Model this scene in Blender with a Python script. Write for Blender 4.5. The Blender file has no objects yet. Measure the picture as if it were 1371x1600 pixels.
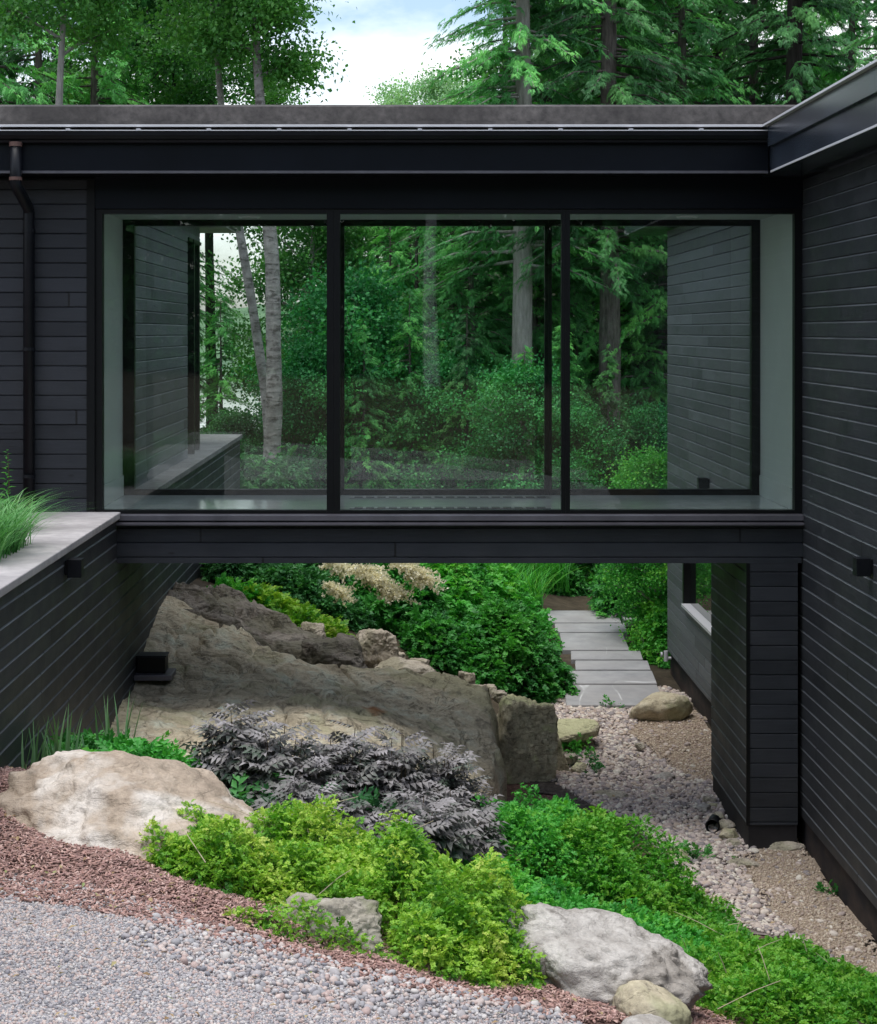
import bpy, math, random
import numpy as np
from mathutils import Vector, Matrix
R = math.radians
rng = np.random.default_rng(7)
random.seed(7)
S = bpy.context.scene
col = S.collection

# ---------------------------------------------------------------- camera
F_PX, VX, VY, EYE, D0 = 2924.0, 632.0, 517.0, 4.73, 17.0   # bridge front plane at Y = 0, camera at Y = -17
cd = bpy.data.cameras.new('camera'); cam = bpy.data.objects.new('camera', cd); col.objects.link(cam)
cam.location = (0, -D0, EYE); cam.rotation_euler = (R(90), 0, 0)
cd.sensor_width = 36; cd.lens = F_PX/1600*36
cd.shift_x = (685.5-VX)/1600; cd.shift_y = (VY-800)/1600
cd.clip_start = 0.1; cd.clip_end = 3000
S.camera = cam
# ---------------------------------------------------------------- light and exposure
SUN_EL, SUN_AZ = 79, 215        # azimuth measured like the sky texture's rotation
w = bpy.data.worlds.new('World'); S.world = w; w.use_nodes = True
nt = w.node_tree; nt.nodes.clear()
def wn(t, **k):
    n = nt.nodes.new(t)
    for a, b in k.items(): setattr(n, a, b)
    return n
sky = wn('ShaderNodeTexSky', sky_type='NISHITA', sun_disc=False, sun_elevation=R(SUN_EL), sun_rotation=R(SUN_AZ), air_density=1.0, dust_density=2.0)
tc = wn('ShaderNodeTexCoord'); mp = wn('ShaderNodeMapping'); mp.inputs['Scale'].default_value = (1, 1, 2.2); mp.inputs['Location'].default_value = (0.36, 0.2, 0.12)
nz = wn('ShaderNodeTexNoise'); nz.inputs['Scale'].default_value = 5.5; nz.inputs['Detail'].default_value = 7; nz.inputs['Roughness'].default_value = .52; nz.inputs['Distortion'].default_value = .3
rp = wn('ShaderNodeValToRGB'); rp.color_ramp.elements[0].position = .42; rp.color_ramp.elements[1].position = .60
bg1 = wn('ShaderNodeBackground'); bg1.inputs[1].default_value = .10
bg2 = wn('ShaderNodeBackground'); bg2.inputs[0].default_value = (.93, .965, 1, 1); bg2.inputs[1].default_value = .74
mx = wn('ShaderNodeMixShader'); out = wn('ShaderNodeOutputWorld')
L = nt.links.new
L(tc.outputs['Generated'], mp.inputs['Vector']); L(mp.outputs[0], nz.inputs['Vector']); L(nz.outputs[0], rp.inputs[0])
L(sky.outputs[0], bg1.inputs[0]); L(rp.outputs[0], mx.inputs[0]); L(bg1.outputs[0], mx.inputs[1]); L(bg2.outputs[0], mx.inputs[2]); L(mx.outputs[0], out.inputs[0])
sd = bpy.data.lights.new('sun', 'SUN'); sun = bpy.data.objects.new('sun', sd); col.objects.link(sun)
sd.energy = 1.2; sd.angle = R(35); sd.color = (1, .97, .92)
_a = R(SUN_AZ); _dir = Vector((math.sin(_a)*math.cos(R(SUN_EL)), math.cos(_a)*math.cos(R(SUN_EL)), math.sin(R(SUN_EL))))
sun.rotation_euler = _dir.to_track_quat('Z', 'Y').to_euler()
S.view_settings.view_transform = 'Standard'; S.view_settings.look = 'None'; S.view_settings.exposure = 1.2; S.view_settings.gamma = 1
S.render.engine = 'CYCLES'
S.cycles.max_bounces = 10; S.cycles.transparent_max_bounces = 24; S.cycles.transmission_bounces = 6; S.cycles.diffuse_bounces = 4; S.cycles.glossy_bounces = 4
S.cycles.use_denoising = True

# ---------------------------------------------------------------- helpers
def P(px, py, d): return np.array([(px-VX)/F_PX*d, d-D0, EYE-(py-VY)/F_PX*d])
def XA(px, d): return (px-VX)/F_PX*d
def ZA(py, d): return EYE-(py-VY)/F_PX*d
WL = {}
def reg(o, loc): WL[o.name] = np.array(loc, float)
def tag(o, label=None, cat=None, group=None, kind=None):
    if label: o['label'] = label
    if cat: o['category'] = cat
    if group: o['group'] = group
    if kind: o['kind'] = kind
    return o
def thing(name, label, cat, loc=(0, 0, 0), group=None):
    o = bpy.data.objects.new(name, None); col.objects.link(o); o.location = tuple(float(v) for v in loc)
    o.empty_display_size = .2; reg(o, loc)
    return tag(o, label, cat, group)
def link(name, me, mat, parent=None, loc=None):
    o = bpy.data.objects.new(name, me); col.objects.link(o)
    if mat and not me.materials: me.materials.append(mat)
    if parent: o.parent = parent
    if loc is not None: o.location = tuple(float(v) for v in loc)
    return o
def fast(name, V, F, smooth=False, rnd=None):
    """numpy mesh; F is (n,3) or (n,4)"""
    V = np.asarray(V, np.float32); F = np.asarray(F, np.int32); k = F.shape[1]
    me = bpy.data.meshes.new(name)
    me.vertices.add(len(V)); me.vertices.foreach_set('co', V.ravel())
    me.loops.add(F.size); me.loops.foreach_set('vertex_index', F.ravel())
    me.polygons.add(len(F)); me.polygons.foreach_set('loop_start', np.arange(0, F.size, k, dtype=np.int32))
    me.polygons.foreach_set('loop_total', np.full(len(F), k, np.int32))
    if smooth: me.polygons.foreach_set('use_smooth', np.ones(len(F), bool))
    me.update(calc_edges=True)
    if rnd is not None:
        a = me.attributes.new('rnd', 'FLOAT', 'POINT'); a.data.foreach_set('value', np.asarray(rnd, np.float32))
    return me
def nobj(name, V, F, mat, parent=None, smooth=False, rnd=None, world=True):
    V = np.asarray(V, float)
    base = WL.get(parent.name, np.zeros(3)) if parent else np.zeros(3)
    if world: V = V-base
    o = link(name, fast(name, V, F, smooth, rnd), mat, parent); reg(o, base)
    return o
class MB:
    def __init__(s): s.v = []; s.f = []
    def add(s, vs, fs):
        n = len(s.v); s.v += [tuple(v) for v in vs]; s.f += [tuple(i+n for i in f) for f in fs]; return s
    def box(s, x0, x1, y0, y1, z0, z1):
        vs = [(x, y, z) for x in (x0, x1) for y in (y0, y1) for z in (z0, z1)]
        return s.add(vs, [(0, 1, 3, 2), (4, 6, 7, 5), (0, 4, 5, 1), (2, 3, 7, 6), (0, 2, 6, 4), (1, 5, 7, 3)])
    def ext(s, prof, axis, a, b):
        """extrude a closed (t,z) profile along axis 'x' (t = y) or 'y' (t = x)"""
        n = len(prof); vs = []
        for q in (a, b):
            for t, z in prof: vs.append((q, t, z) if axis == 'x' else (t, q, z))
        fs = [(i, (i+1) % n, (i+1) % n+n, i+n) for i in range(n)] + [tuple(range(n))[::-1], tuple(range(n, 2*n))]
        return s.add(vs, fs)
    def tube(s, pts, rad, n=10, cap=True):
        pts = [Vector(p) for p in pts]; rs = rad if hasattr(rad, '__len__') else [rad]*len(pts); vs = []
        for i, p in enumerate(pts):
            t = (pts[min(i+1, len(pts)-1)]-pts[max(i-1, 0)]).normalized()
            u = t.cross(Vector((0, 0, 1)) if abs(t.z) < .9 else Vector((0, 1, 0))).normalized(); v = t.cross(u)
            for k in range(n):
                a = 2*math.pi*k/n; vs.append(p+(u*math.cos(a)+v*math.sin(a))*rs[i])
        fs = [(i*n+k, i*n+(k+1) % n, (i+1)*n+(k+1) % n, (i+1)*n+k) for i in range(len(pts)-1) for k in range(n)]
        if cap: fs += [tuple(range(n)), tuple(range((len(pts)-1)*n, len(pts)*n))[::-1]]
        return s.add(vs, fs)
    def build(s, name, mat, parent=None, smooth=False, bevel=0, world=True):
        base = WL.get(parent.name, np.zeros(3)) if (parent and world) else np.zeros(3)
        me = bpy.data.meshes.new(name)
        me.from_pydata([tuple(np.array(v)-base) for v in s.v], [], s.f); me.validate()
        import bmesh
        bm = bmesh.new(); bm.from_mesh(me); bmesh.ops.recalc_face_normals(bm, faces=bm.faces); bm.to_mesh(me); bm.free()
        if smooth: me.polygons.foreach_set('use_smooth', [True]*len(me.polygons))
        me.update()
        o = link(name, me, mat, parent); reg(o, base)
        if bevel:
            m = o.modifiers.new('bevel', 'BEVEL'); m.width = bevel; m.segments = 2; m.limit_method = 'ANGLE'
        return o
# value noise
_perm = rng.random(8192)
def vnoise(p):
    p = np.asarray(p, float); i = np.floor(p).astype(np.int64); f = p-i; f = f*f*(3-2*f)
    def h(a, b, c): return _perm[(a*73856093 ^ b*19349663 ^ c*83492791) & 8191]
    x, y, z = i[..., 0], i[..., 1], i[..., 2]; fx, fy, fz = f[..., 0], f[..., 1], f[..., 2]
    def lx(b, c): return h(x, b, c)*(1-fx)+h(x+1, b, c)*fx
    def ly(c): return lx(y, c)*(1-fy)+lx(y+1, c)*fy
    return (ly(z)*(1-fz)+ly(z+1)*fz)*2-1
def fbm(p, o=4, g=.5):
    p = np.asarray(p, float); s = 0; a = 1
    for k in range(o): s = s+a*vnoise(p*(2**k)+17.3*k); a *= g
    return s

# ---------------------------------------------------------------- materials
class NT:
    def __init__(s, name):
        s.m = bpy.data.materials.new(name); s.m.use_nodes = True; s.t = s.m.node_tree; s.t.nodes.clear()
        s.out = s.n('ShaderNodeOutputMaterial')
    def n(s, t, ins=None, **k):
        q = s.t.nodes.new(t)
        for a, b in k.items(): setattr(q, a, b)
        if ins:
            for a, b in ins.items():
                if hasattr(b, 'links') or isinstance(b, bpy.types.NodeSocket): s.t.links.new(b, q.inputs[a])
                else: q.inputs[a].default_value = b
        return q
    def pos(s): return s.n('ShaderNodeNewGeometry').outputs['Position']
    def obj(s): return s.n('ShaderNodeTexCoord').outputs['Object']
    def map(s, v, sc, loc=(0, 0, 0)): return s.n('ShaderNodeMapping', {'Vector': v, 'Scale': sc, 'Location': loc}).outputs[0]
    def noise(s, v, sc, det=4, ro=.5, dist=0): return s.n('ShaderNodeTexNoise', {'Vector': v, 'Scale': sc, 'Detail': det, 'Roughness': ro, 'Distortion': dist}).outputs[0]
    def vor(s, v, sc, feat='F1', o='Distance'): return s.n('ShaderNodeTexVoronoi', {'Vector': v, 'Scale': sc}, feature=feat).outputs[o]
    def ramp(s, f, stops, interp='LINEAR'):
        q = s.n('ShaderNodeValToRGB', {0: f}); q.color_ramp.interpolation = interp; e = q.color_ramp.elements
        while len(e) < len(stops): e.new(.5)
        for k, (p, c) in enumerate(stops):
            e[k].position = p; e[k].color = (c, c, c, 1) if not hasattr(c, '__len__') else tuple(c)+(1,)
        return q.outputs[0]
    def mix(s, f, a, b, mode='MIX'):
        q = s.n('ShaderNodeMix', data_type='RGBA', blend_type=mode)
        for i, v in ((0, f), (6, a), (7, b)):
            if isinstance(v, bpy.types.NodeSocket): s.t.links.new(v, q.inputs[i])
            else: q.inputs[i].default_value = v if i == 0 else tuple(v)+(1,) if len(v) == 3 else v
        return q.outputs[2]
    def math(s, op, a, b=0.0, c=0.0):
        q = s.n('ShaderNodeMath', operation=op)
        for i, v in enumerate((a, b, c)):
            if isinstance(v, bpy.types.NodeSocket): s.t.links.new(v, q.inputs[i])
            else: q.inputs[i].default_value = v
        return q.outputs[0]
    def bump(s, h, st=.5, d=.02, n=None):
        q = s.n('ShaderNodeBump', {'Height': h, 'Strength': st, 'Distance': d})
        if n is not None: s.t.links.new(n, q.inputs['Normal'])
        return q.outputs[0]
    def pbr(s, colr, ro=.7, spec=.4, nrm=None, metal=0):
        q = s.n('ShaderNodeBsdfPrincipled', {'Roughness': ro, 'Specular IOR Level': spec, 'Metallic': metal})
        if isinstance(colr, bpy.types.NodeSocket): s.t.links.new(colr, q.inputs['Base Color'])
        else: q.inputs['Base Color'].default_value = tuple(colr)+(1,)
        if nrm is not None: s.t.links.new(nrm, q.inputs['Normal'])
        return q.outputs[0]
    def end(s, sh): s.t.links.new(sh, s.out.inputs[0]); return s.m

PITCH = .1337
def siding_mat(name, dark, light, edge_light=.0):
    t = NT(name); p = t.pos(); xyz = t.n('ShaderNodeSeparateXYZ', {0: p})
    u = t.math('ADD', xyz.outputs[0], xyz.outputs[1])
    zk = t.math('DIVIDE', xyz.outputs[2], PITCH); k = t.math('FLOOR', zk); fr = t.math('FRACT', zk)
    wn_ = t.n('ShaderNodeTexWhiteNoise', {'W': k}, noise_dimensions='1D').outputs[0]
    u2 = t.math('ADD', u, t.math('MULTIPLY', wn_, 37.0))
    seg = t.math('DIVIDE', u2, 4.9); wn2 = t.n('ShaderNodeTexWhiteNoise', {'W': t.math('ADD', t.math('FLOOR', seg), t.math('MULTIPLY', k, 13.7))}, noise_dimensions='1D').outputs[0]
    joint = t.ramp(t.math('FRACT', seg), [(0, 1), (.0008, 0)], 'CONSTANT')
    v = t.n('ShaderNodeCombineXYZ', {0: u2, 1: xyz.outputs[2], 2: k}).outputs[0]
    g1 = t.noise(t.map(v, (1.6, 30, 1)), 3, 6, .65)
    g2 = t.noise(t.map(v, (1, 1.6, 1)), 1.9, 4, .6)
    f = t.math('ADD', t.math('MULTIPLY', g1, .5), t.math('ADD', t.math('MULTIPLY', g2, .42), t.math('MULTIPLY', wn2, .26)))
    c = t.ramp(f, [(.33, dark), (.78, light)])
    kn = t.vor(t.map(v, (1.1, 3.2, 1)), 2.1)
    c = t.mix(t.ramp(kn, [(.03, .8), (.10, 0)]), c, tuple(q*.4 for q in dark))
    dust = t.noise(p, .9, 5, .6); c = t.mix(t.ramp(dust, [(.5, 0), (.8, .22)]), c, (.09, .088, .088))
    if edge_light: c = t.mix(t.math('MULTIPLY', t.ramp(fr, [(0, 0), (.862, 0), (.885, 1), (.97, 1), (1, 0)]), t.ramp(t.noise(t.map(v, (.8, .8, 1)), 1.3, 4, .6), [(.35, edge_light*.45), (.62, edge_light)])), c, (.16, .17, .18))  # paler band imitates sky light caught by each board's top chamfer
    c = t.mix(joint, c, (.004, .004, .005))
    ro = t.ramp(g2, [(.3, .45), (.7, .65)])
    return t.end(t.pbr(c, ro, .4, t.bump(g1, .3, .005)))
M = {}
M['siding'] = siding_mat('charcoal_stained_boards', (0.0108, 0.0126, 0.0166), (0.0306, 0.0342, 0.0432))
M['siding_side'] = siding_mat('charcoal_boards_lit_edges', (0.0108, 0.0126, 0.0162), (0.0306, 0.0342, 0.0405), .9)
M['siding_lit'] = siding_mat('lit_charcoal_boards', (0.0405, 0.0450, 0.0518), (0.1575, 0.1688, 0.1857), .5)  # same boards coloured lighter to stand in for sky light and reflection
def simple(name, c, ro=.5, spec=.5, metal=0, nsc=0, var=.3, bump=0):
    t = NT(name)
    if nsc:
        n = t.noise(t.pos(), nsc, 6, .6); cc = t.ramp(n, [(.25, tuple(v*(1-var) for v in c)), (.75, tuple(min(1, v*(1+var)) for v in c))])
        return t.end(t.pbr(cc, ro, spec, t.bump(n, bump, .01) if bump else None, metal))
    return t.end(t.pbr(c, ro, spec, None, metal))
M['metal'] = simple('black_coated_metal', (.006, .007, .010), .42, .25, 0, 3, .35)
M['fascia'] = simple('dark_fascia_metal', (.005, .0065, .011), .32, .2, 0, 1.5, .35)
M['fascia_gloss'] = simple('glossy_skylit_fascia_metal', (.028, .036, .050), .24, .8, 0, 1.1, .4)  # glossier fascia, with bluish sky reflection also lifted into its base colour
M['edge'] = simple('grey_drip_edge', (.62, .62, .65), .35, .6, 0)
M['sillmetal'] = simple('purple_grey_sill_metal', (.115, .11, .13), .34, .6, .3, 4, .25)
M['frame'] = simple('window_frame_black', (.004, .0045, .0055), .42, .25, 0, 5, .2)
M['white'] = simple('white_painted_wall', (.74, .77, .74), .55, .3, 0, 2, .04)
M['ceil'] = simple('pale_ceiling_paint', (.5, .52, .5), .6, .3, 0, 2, .05)
M['lamp'] = simple('white_lamp_trim', (.8, .8, .78), .35, .5)
M['floor'] = simple('polished_pale_concrete', (.80, .82, .83), .12, .6, 0, 3, .1)
M['base'] = simple('dark_foundation_coating', (.024, .022, .024), .75, .25, 0, 2.2, .6, .3)
def mk_base2():
    t = NT('stained_foundation'); n = t.noise(t.map(t.pos(), (1, 1, 2)), 1.7, 6, .6)
    z = t.n('ShaderNodeSeparateXYZ', {0: t.pos()}).outputs[2]
    f = t.math('ADD', n, t.math('MULTIPLY', z, -.55))
    return t.end(t.pbr(t.ramp(f, [(.3, (.022, .021, .024)), (.55, (.055, .042, .038)), (.75, (.12, .078, .058))]), .85, .2, t.bump(n, .3, .02)))
M['base2'] = mk_base2()
def mk_conc(name, a, b, sc=9):
    t = NT(name); p = t.pos(); n = t.noise(p, sc, 8, .62); n2 = t.noise(p, 1.3, 4, .5)
    c = t.mix(t.ramp(n2, [(.35, 0), (.7, .7)]), t.ramp(n, [(.3, a), (.7, b)]), tuple(v*.6 for v in a))
    fine = t.noise(p, 120, 3, .7)
    return t.end(t.pbr(c, .85, .3, t.bump(fine, .4, .006)))
M['coping'] = mk_conc('pale_cast_concrete_cap', (.34, .32, .325), (.5, .475, .475))
M['membrane'] = mk_conc('weathered_roof_membrane', (.045, .042, .042), (.13, .12, .115), 14)
def mk_slab():
    t = NT('blue_grey_flagstone'); p = t.pos(); n = t.noise(p, 3.5, 8, .62); n2 = t.noise(p, 1.1, 3)
    c = t.mix(n2, t.ramp(n, [(.3, (.22, .235, .255)), (.72, (.42, .43, .45))]), (.29, .275, .27))
    ve = t.noise(t.map(p, (1, .35, 1)), .8, 2, .4, .8)
    c = t.mix(t.math('MULTIPLY', t.ramp(t.math('ABSOLUTE', t.math('SUBTRACT', ve, .5)), [(.0, .8), (.006, 0)]), t.ramp(n2, [(.5, 0), (.6, .8)])), c, (.75, .76, .78))
    return t.end(t.pbr(c, .7, .35, t.bump(n, .5, .02)))
M['slab'] = mk_slab()
def rock_mat(name, a, b, c3, lichen=None, lam=.5, dark=None, scale=1.0, bump=.6, strat=0, crack=.35, stain=None, top=None):
    t = NT(name); p = t.obj()
    n = t.noise(p, 2.2*scale, 12, .68); n2 = t.noise(t.map(p, (1, 1, 1.3), (5, 3, 1)), .9*scale, 5, .55, .4); n3 = t.noise(p, 26*scale, 6, .65)
    c = t.ramp(n, [(.3, a), (.5, b), (.72, c3)])
    if lichen: c = t.mix(t.ramp(n2, [(lam, 0), (lam+.08, .85)]), c, lichen)
    n4 = t.noise(t.map(p, (1, 1, 1), (9, 1, 4)), 4.3*scale, 8, .68)
    if dark: c = t.mix(t.ramp(n4, [(.55, 0), (.68, .8)]), c, dark)
    c = t.mix(t.math('MULTIPLY', t.ramp(n3, [(.35, .0), (.7, 1.0)]), .32), c, tuple(v*.42 for v in a))
    wv = t.noise(t.map(p, (1, 1, 2.4), (3, 8, 2)), 1.5*scale, 6, .6, .8)
    cr = t.ramp(t.math('ABSOLUTE', t.math('SUBTRACT', wv, .5)), [(0, 1.0), (.012, 0)])
    c = t.mix(t.math('MULTIPLY', cr, crack), c, (.03, .027, .023))
    if top:
        nzv = t.n('ShaderNodeSeparateXYZ', {0: t.n('ShaderNodeNewGeometry').outputs['Normal']}).outputs[2]; c = t.mix(t.ramp(t.math('ADD', nzv, t.math('MULTIPLY', n4, .5)), [(.95, 0), (1.1, .8)]), c, top)
    if stain:
        ds_ = t.n('ShaderNodeVectorMath', {0: t.map(p, (1, .45, 0)), 1: (stain[0], stain[1]*.45, 0)}, operation='DISTANCE').outputs['Value']; ds_ = t.math('ADD', ds_, t.math('MULTIPLY', n4, .12))
        c = t.mix(t.ramp(ds_, [(.12, .9), (.20, 0)]), c, (.42, .17, .06))
    h = t.math('ADD', t.math('MULTIPLY', n, .8), t.math('MULTIPLY', n3, .22))
    h = t.math('SUBTRACT', h, t.math('MULTIPLY', cr, crack*.4))
    if strat:
        st = t.noise(t.map(p, (1, 1, 7)), 2.0, 6, .6, .5); h = t.math('ADD', h, t.math('MULTIPLY', st, strat))
    return t.end(t.pbr(c, .86, .25, t.bump(h, bump, .06)))
M['boulder_pale'] = rock_mat('pale_granite', (0.2850, 0.2250, 0.1722), (0.4750, 0.3870, 0.3024), (0.6080, 0.5130, 0.4284), (0.7600, 0.7110, 0.6552), .47, (0.2185, 0.1845, 0.1386), 1.1, 1.0, .25, .10)
M['boulder_white'] = rock_mat('white_grey_granite', (0.3344, 0.3053, 0.2781), (0.5456, 0.5160, 0.4814), (0.6864, 0.6536, 0.6142), (0.3696, 0.3354, 0.2988), .55, (0.1936, 0.1763, 0.1535), 1.5, 1.0, .25, .10)
M['boulder_tan'] = rock_mat('tan_sandstone', (.36, .31, .22), (.52, .46, .33), (.62, .57, .45), (.36, .36, .22), .56, (.22, .19, .15), 1.5, .5)
M['boulder_moss'] = rock_mat('vine_covered_stone', (.22, .20, .17), (.36, .33, .27), (.46, .43, .37), (.20, .22, .12), .5, (.12, .11, .1), 2.0, .6)
M['ledge'] = rock_mat('grey_tan_bedrock', (0.3743, 0.3191, 0.2282), (0.6738, 0.5838, 0.4227), (0.7360, 0.7820, 0.6424), (0.5052, 0.4743, 0.3043), .52, (0.1871, 0.1642, 0.1269), 1.6, 1.0, .5, .35, stain=(-.29, .95))
M['ridge'] = rock_mat('dark_layered_bedrock', (0.1330, 0.1187, 0.0997), (0.2565, 0.2280, 0.1947), (0.3990, 0.3610, 0.3135), (0.1900, 0.1805, 0.1330), .5, (0.0475, 0.0427, 0.0380), 2.2, 1.0, .9, .4)
M['cliff'] = rock_mat('lichen_topped_block', (0.3364, 0.3010, 0.2149), (0.5980, 0.5380, 0.3782), (0.8223, 0.7660, 0.5502), (0.6727, 0.7113, 0.3782), .52, (0.1495, 0.1313, 0.1032), 1.9, 1.0, .5, .35, top=(0.5500, 0.5490, 0.3220))
M['rubble'] = rock_mat('pale_rubble_stone', (0.345, 0.299, 0.241), (0.506, 0.448, 0.368), (0.644, 0.598, 0.506), (0.345, 0.322, 0.230), .55, (0.161, 0.138, 0.115), 2.2, .7, 0, .35)
def stone_mat(name, cols, lo=.85, hi=1.1):
    t = NT(name); a = t.n('ShaderNodeAttribute', attribute_name='rnd').outputs['Fac']
    k = len(cols); c = t.ramp(a, [((i+.0)/k, q) for i, q in enumerate(cols)], 'CONSTANT')
    n = t.noise(t.pos(), 40, 4, .6); c = t.mix(t.ramp(n, [(.3, 0), (.75, .4)]), c, (.2, .17, .16))
    return t.end(t.pbr(c, .8, .3))
M['gravel'] = stone_mat('driveway_gravel_stone', [(0.3128, 0.3128, 0.3312), (0.4968, 0.4232, 0.3956), (0.4048, 0.3864, 0.3956), (0.5520, 0.4600, 0.4232), (0.2300, 0.2300, 0.2576), (0.4600, 0.4508, 0.4600), (0.5704, 0.5428, 0.5244), (0.4600, 0.3496, 0.3220), (0.3680, 0.3496, 0.3680)])
M['pebble'] = stone_mat('river_pebble', [(0.4248, 0.3480, 0.3220), (0.5664, 0.4800, 0.4255), (0.3540, 0.3120, 0.3105), (0.6372, 0.5640, 0.4945), (0.4720, 0.3960, 0.3680), (0.2596, 0.2340, 0.2357), (0.7080, 0.6600, 0.5750), (0.5192, 0.4200, 0.3450)])
M['mulch'] = stone_mat('red_brown_bark_chip', [(0.3105, 0.1767, 0.1472), (0.4657, 0.2770, 0.2335), (0.2024, 0.1151, 0.0966), (0.5899, 0.4001, 0.3496), (0.3726, 0.2155, 0.1944), (0.2645, 0.1539, 0.1323)])
M['grit'] = stone_mat('tan_grit', [(0.4410, 0.3465, 0.2625), (0.5250, 0.4305, 0.3255), (0.3570, 0.2730, 0.2100), (0.5880, 0.5040, 0.3990), (0.3990, 0.3150, 0.2625)])
def ground_mat(name, a, b, c, sc, vs=0, bump=.5):
    t = NT(name); p = t.pos(); n = t.noise(p, sc, 8, .65); n2 = t.noise(p, 1.2, 4)
    f = n
    if vs:
        v = t.vor(p, vs, 'F1', 'Color'); f = t.math('ADD', t.math('MULTIPLY', t.n('ShaderNodeRGBToBW', {0: v}).outputs[0], .6), t.math('MULTIPLY', n, .4))
    cc = t.mix(t.ramp(n2, [(.4, 0), (.7, .45)]), t.ramp(f, [(.25, a), (.5, b), (.78, c)]), tuple(v*.75 for v in a))
    h = t.math('SUBTRACT', f, t.vor(p, vs)) if vs else n
    return t.end(t.pbr(cc, .9, .2, t.bump(h, bump, .02)))
M['soil'] = ground_mat('forest_soil', (.03, .024, .018), (.06, .048, .033), (.10, .08, .055), 6)
M['bed'] = ground_mat('mulched_soil', (.075, .042, .036), (.14, .085, .072), (.21, .14, .12), 30, 45)
M['drive'] = ground_mat('driveway_gravel_bed', (.22, .21, .22), (.36, .35, .36), (.50, .48, .48), 20, 42, .8)
M['stream'] = ground_mat('pebble_bed_silt', (.15, .12, .115), (.26, .22, .21), (.36, .32, .30), 14, 22, .8)
M['fine'] = ground_mat('fine_tan_gravel', (.30, .23, .175), (.42, .34, .26), (.52, .44, .35), 30, 75, .7)
def leaf_mat(name, stops, tr=.35, ro=.5, spec=.35, nsc=1.2, nmix=.45, tcol=1.5):
    t = NT(name); a = t.n('ShaderNodeAttribute', attribute_name='rnd').outputs['Fac']
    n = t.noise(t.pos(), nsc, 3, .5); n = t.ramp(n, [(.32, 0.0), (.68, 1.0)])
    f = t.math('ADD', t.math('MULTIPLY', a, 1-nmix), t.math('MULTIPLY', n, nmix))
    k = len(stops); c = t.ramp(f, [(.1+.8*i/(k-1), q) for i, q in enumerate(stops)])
    d = t.pbr(c, ro, spec)
    tc_ = t.mix(1.0, c, (tcol*.9, tcol, tcol*.5) if tcol > 1 else (1, 1, 1), 'MULTIPLY')
    tl = t.n('ShaderNodeBsdfTranslucent', {'Color': tc_}).outputs[0]
    return t.end(t.n('ShaderNodeMixShader', {0: tr, 1: d, 2: tl}).outputs[0])
M['lf_lime'] = leaf_mat('chartreuse_leaf', [(0.0287, 0.1425, 0.0180), (0.0902, 0.2850, 0.0225), (0.1968, 0.4180, 0.0360), (0.3444, 0.5320, 0.0630), (0.4592, 0.5510, 0.1170)], .3, nsc=3.2, nmix=.55)
M['lf_green'] = leaf_mat('bright_green_leaf', [(0.0236, 0.1752, 0.0259), (0.0528, 0.3065, 0.0469), (0.0938, 0.4159, 0.0586), (0.1877, 0.5035, 0.0586)], .3, nsc=1.6)
M['lf_carpet'] = leaf_mat('carpet_leaf', [(0.0309, 0.1693, 0.0177), (0.0707, 0.3047, 0.0265), (0.1501, 0.3893, 0.0353), (0.2473, 0.4401, 0.0530)], .3, nsc=1.8)
M['lf_mid'] = leaf_mat('mid_green_leaf', [(0.0183, 0.1122, 0.0272), (0.0365, 0.1995, 0.0408), (0.0718, 0.3244, 0.0545), (0.1304, 0.4240, 0.0749)], .3, nsc=1.2)
M['lf_deep'] = leaf_mat('deep_green_leaf', [(0.0152, 0.0760, 0.0266), (0.0304, 0.1425, 0.0418), (0.0570, 0.2280, 0.0608), (0.1140, 0.3610, 0.0950)], .25)
M['lf_purple'] = leaf_mat('purple_grey_leaf', [(0.0290, 0.0821, 0.0423), (0.0822, 0.1208, 0.0847), (0.1642, 0.1642, 0.1552), (0.2415, 0.2270, 0.2305), (0.3671, 0.3478, 0.3575)], .14, .5, .4, 7, .45, 1.0)
M['lf_grass'] = leaf_mat('grass_blade', [(.03, .13, .03), (.07, .25, .06), (.14, .36, .12), (.26, .42, .22)], .25)
M['lf_iris'] = leaf_mat('iris_blade', [(.07, .17, .08), (.14, .28, .13), (.22, .38, .18)], .25)
M['lf_cream'] = leaf_mat('cream_flower_plume', [(.88, .83, .58), (.91, .88, .68), (.92, .91, .80)], .4, .8, .1, 3, .3, 1.0)
M['lf_hem'] = leaf_mat('hemlock_needle', [(0.0351, 0.1459, 0.0484), (0.0771, 0.2945, 0.0869), (0.1404, 0.4770, 0.1204), (0.2633, 0.7016, 0.1567)], .25, .55, .3, .55, .6)
M['lf_hemdark'] = leaf_mat('dark_spruce_needle', [(0.0240, 0.0880, 0.0329), (0.0447, 0.1612, 0.0517), (0.0826, 0.2639, 0.0751), (0.1377, 0.3812, 0.0938)], .2, .55, .3, .6, .6)
M['lf_birch'] = leaf_mat('birch_leaf', [(0.0290, 0.1141, 0.0295), (0.0580, 0.2030, 0.0461), (0.1087, 0.3173, 0.0649), (0.1885, 0.4314, 0.0924)], .35, .45, .4, .7)
M['lf_under'] = leaf_mat('understory_leaf', [(0.0162, 0.1180, 0.0410), (0.0324, 0.2023, 0.0630), (0.0607, 0.3204, 0.0865), (0.1214, 0.4721, 0.1259)], .3, .5, .3, .8)
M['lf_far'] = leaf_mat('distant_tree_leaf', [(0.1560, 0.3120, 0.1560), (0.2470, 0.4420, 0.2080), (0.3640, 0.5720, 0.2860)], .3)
M['lf_pine'] = leaf_mat('pine_needle', [(0.0280, 0.1400, 0.0420), (0.0630, 0.2520, 0.0630), (0.1260, 0.3920, 0.0840)], .2)
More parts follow.
